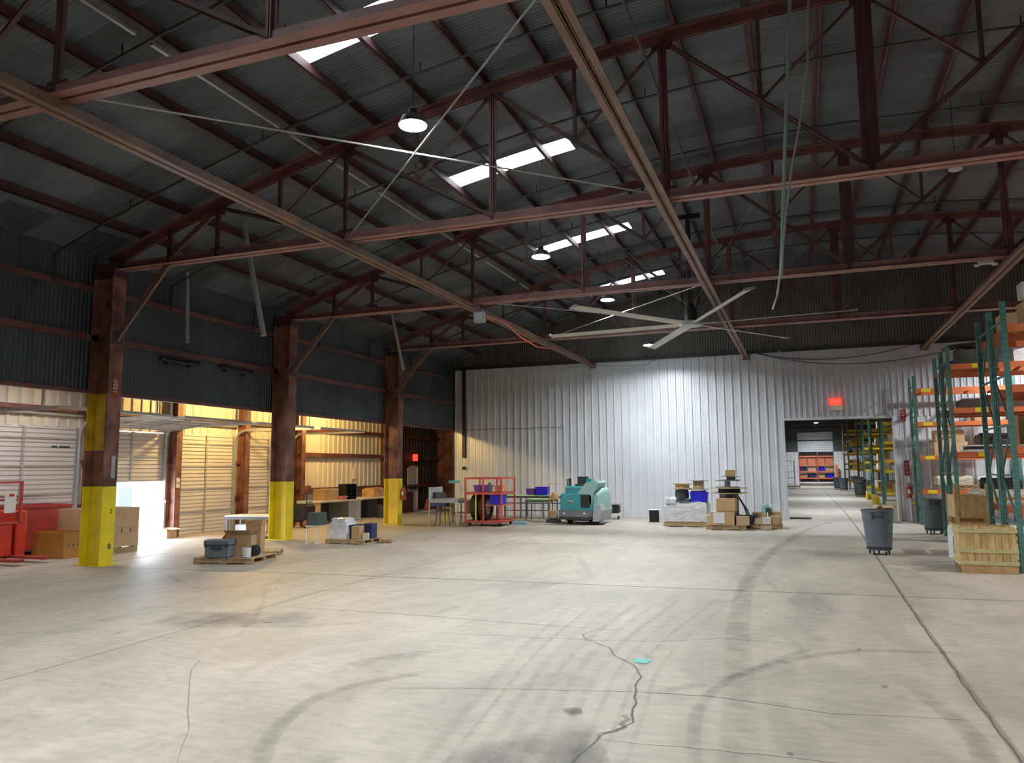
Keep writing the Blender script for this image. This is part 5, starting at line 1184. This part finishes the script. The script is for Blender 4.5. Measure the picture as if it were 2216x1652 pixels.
# table with dark case
T = thing('folding_table', 'small table with pale rim and white legs left of the white wrapped stack', 'table', (-10.62, 15.3, 0))
MB().box(-10.78, -10.44, 15.08, 15.56, .38, .41).build('tabletop', M_BOARD, T)
for x in (-10.75, -10.47):
    for y in (15.11, 15.53): MB().tube([(x, y, .38), (x, y, .02)], .014, 8).build('leg', M_PAPER, T)
for x in (-10.75, -10.47): MB().box(x-.03, x+.03, 15.05, 15.17, 0, .02).build('foot', M_PAPER, T)
T = thing('dark_case', 'dark green-grey slanted case standing on the small pale-rimmed table', 'case', (-10.62, 15.3, .41))
m = MB(); m.prism([(-10.78, .41), (-10.46, .41), (-10.49, .70), (-10.72, .70)], 15.12, 15.50); m.build('shell', mat('dark_green_grey', (.045, .06, .055), .5), T); MB().box(-10.65, -10.58, 15.095, 15.12, .63, .65).build('handle', M_BLACK, T)

# near pallet with cartons
pallet((-9.94, 11.80, 0), 1.16, .95, .19, 'pallet with grey case and open cartons, nearest on the left', .11)
q = PZ(572, 1203); pallet((q.x, q.y+.25, 0), .34, .6, .5, 'spare pallet end showing behind the nearest carton pallet', .09)
q = PZ(465, 1208, .112); gc = (q.x, q.y+.12, .112); T = thing('grey_case', 'grey hard plastic case on the nearest carton pallet', 'case', gc); X = xf(gc, .25)
m = MB(); m.X = X; m.cb((0, 0, .11), (.46, .26, .22), bev=.02); m.build('lower_shell', mat('case_slate', (.15, .18, .21), .5), T); m = MB(); m.X = X; m.cb((0, 0, .27), (.50, .29, .10), bev=.02); m.build('lid', mat('case_slate', (.15, .18, .21), .5), T)
m = MB(); m.X = X; m.box(-.1, .1, -.165, -.13, .16, .20); m.build('handle', M_DGREY, T)
for s in (-.2, .2): m = MB(); m.X = X; m.box(s-.02, s+.02, -.155, -.13, .19, .25); m.build('latch', M_DGREY, T)
carton((gc[0]+.17, gc[1]+.36, .112), (.48, .26, .40), .30, 'wide open carton behind the grey case', M_CARD, open_=1)
q = PZ(539, 1197, .112); carton((q.x, q.y+.17, .112), (.29, .22, .50), .30, 'tall open carton with raised flaps right of the grey case', M_CARD, open_=12)
MB_ = MB(); q = PZ(533, 1207, .112); MB_.lathe((q.x, q.y, .112), [(.06, 0), (.075, .01), (.08, .17), (.07, .17), (.06, .02)], 16); bk = single(MB_, 'small_bucket', M_PAPER, 'small white bucket before the tall open carton', 'bucket', (q.x, q.y, .112))
q = PZ(548, 1203, .112); reel((q.x+.05, q.y-.02, .112), .10, .08, .06, 'small black and grey cable reel standing right of the white bucket', 'Y', M_DGREY, M_BLACK)
# table behind
T = legs_table('trolley_table', (-12.99, 16.15, 0), 1.40, .7, .56, .12, 'grey metal table on legs left of the middle column', M_PAPER, M_GREY, .03, .05, .14)
carton((-12.75, 16.1, .165), (.5, .4, .24), 0, 'orange-brown carton on the lower shelf of the grey metal table', M_CARD2)
carton((-13.3, 16.1, .165), (.35, .35, .16), 0, 'white carton on the lower shelf of the grey metal table', M_PAPER)
# ================================================================== LEFT: RED BINS AND GAYLORD BOXES
def gaylord(c, w, d, h, label, m_, open_=True, ph=.12):
    T = thing('bulk_carton', label, 'box', c); X = xf(c, 0); t = .02; m = MB(); m.X = X; z0 = ph
    m.box(-w/2, w/2, -d/2, -d/2+t, z0, h); m.box(-w/2, w/2, d/2-t, d/2, z0, h); m.box(-w/2, -w/2+t, -d/2+t, d/2-t, z0, h); m.box(w/2-t, w/2, -d/2+t, d/2-t, z0, h); m.box(-w/2+t, w/2-t, -d/2+t, d/2-t, z0, z0+t)
    m.build('side_wall', m_, T)
    if ph:
        m = MB(); m.X = X
        for s in (-1, 0, 1): m.box(s*(w/2-.06)-.05, s*(w/2-.06)+.05, -d/2, d/2, 0, ph-.02); m.box(-w/2, w/2, s*(d/2-.06)-.05, s*(d/2-.06)+.05, ph-.02, ph)
        m.build('pallet_foot', M_PALLET, T)
    m = MB(); m.X = X
    for k in range(4): yy = -d/2+d*(.2+.2*k); m.box(w/2, w/2+.003, yy-.012, yy+.012, h*.45, h*.53); 
    m.box(w/2, w/2+.003, -d/2, d/2, h*.55, h*.555); m.build('flute_slot', M_DGREY, T); return T
g0, g1 = PZ(250, 1200), PZ(305, 1193)
gaylord((-13.80, 12.18, 0), 1.0, 1.1, .92, 'tall brown bulk carton on pallet feet right behind the nearest column', M_CARD2)
gaylord((-13.85, 11.28+.05, 0), .85, .55, .50, 'lower amber bulk carton left of the nearest column', mat('amber_cardboard', (.52, .26, .06), .7), True, 0)
carton((-14.36, 11.9, .0), (.08, .3, .7), 0, 'narrow folded carton leaning at the amber bulk carton', M_CARD, tape=False)
def steel_bin(c, w, d, h, label, m_):
    T = thing('steel_bin', label, 'bin', c); X = xf(c, 0); t = .015; m = MB(); m.X = X; z0 = .12
    m.box(-w/2, w/2, -d/2, -d/2+t, z0, h); m.box(-w/2, w/2, d/2-t, d/2, z0, h); m.box(-w/2, -w/2+t, -d/2+t, d/2-t, z0, h); m.box(w/2-t, w/2, -d/2+t, d/2-t, z0, h); m.box(-w/2+t, w/2-t, -d/2+t, d/2-t, z0, z0+t); m.build('bin_wall', m_, T)
    m = MB(); m.X = X
    for s in (-1, 1): m.box(-w/2-.02, w/2+.02, *sorted((s*d/2, s*(d/2+.02))), h-.04, h); m.box(*sorted((s*w/2, s*(w/2+.02))), -d/2, d/2, h-.04, h)
    m.build('rim', m_, T)
    for sx in (-1, 1):
        for sy in (-1, 1): m = MB(); m.X = X; x, y = sx*(w/2-.07), sy*(d/2-.07); m.box(x-.05, x+.05, y-.05, y+.05, 0, z0); m.build('foot', m_, T)
    return T
steel_bin((-15.0, 11.55, 0), .75, 1.3, 1.0, 'large worn dark red steel bin on feet along the closed dock door', M_REDD)
T = thing('pallet_stacker', 'red pallet stacker with tubular backrest and paper sign, at the far left edge', 'stacker', (-14.3, 10.35, 0))
MB().cb((-14.45, 10.25, .40), (.7, .55, .62), bev=.03).build('power_unit', M_RED, T); MB().cb((-14.45, 10.70, .50), (.66, .22, .88), bev=.02).build('battery_box', M_RED, T)
m = MB()
for y in (9.98, 10.62): m.box(-14.1, -14.05, y-.02, y+.02, .7, 1.50)
for z in (1.15, 1.48, .72): m.box(-14.1, -14.05, 9.98, 10.62, z-.02, z+.02)
m.build('backrest_frame', M_REDC, T)
MB().cb((-14.04, 10.38, 1.12), (.01, .22, .42)).build('paper_sign', M_PAPER, T)
m = MB(); m.cb((-14.033, 10.40, 1.24), (.004, .1, .05)); m.build('sign_print', M_RED, T)
MB().cb((-14.094, 10.1, .52), (.01, .16, .10)).build('label_plate', M_LGREY, T)
for y in (10.05, 10.5): MB().lathe((-14.3, y, .07), [(.02, -.03), (.07, -.03), (.07, .03), (.02, .03)], 14, 'Y').build('wheel', M_BLACK, T)
for y in (10.02, 10.55): MB().box(-14.1, -13.2, y-.07, y+.07, .06, .11).build('fork', M_REDD, T)
carton((-15.12, 15.36, 0), (.3, .35, .24), .1, 'small brown carton on the floor right of the open dock door', M_CARD2, open_=100)
bpy.context.view_layer.update()
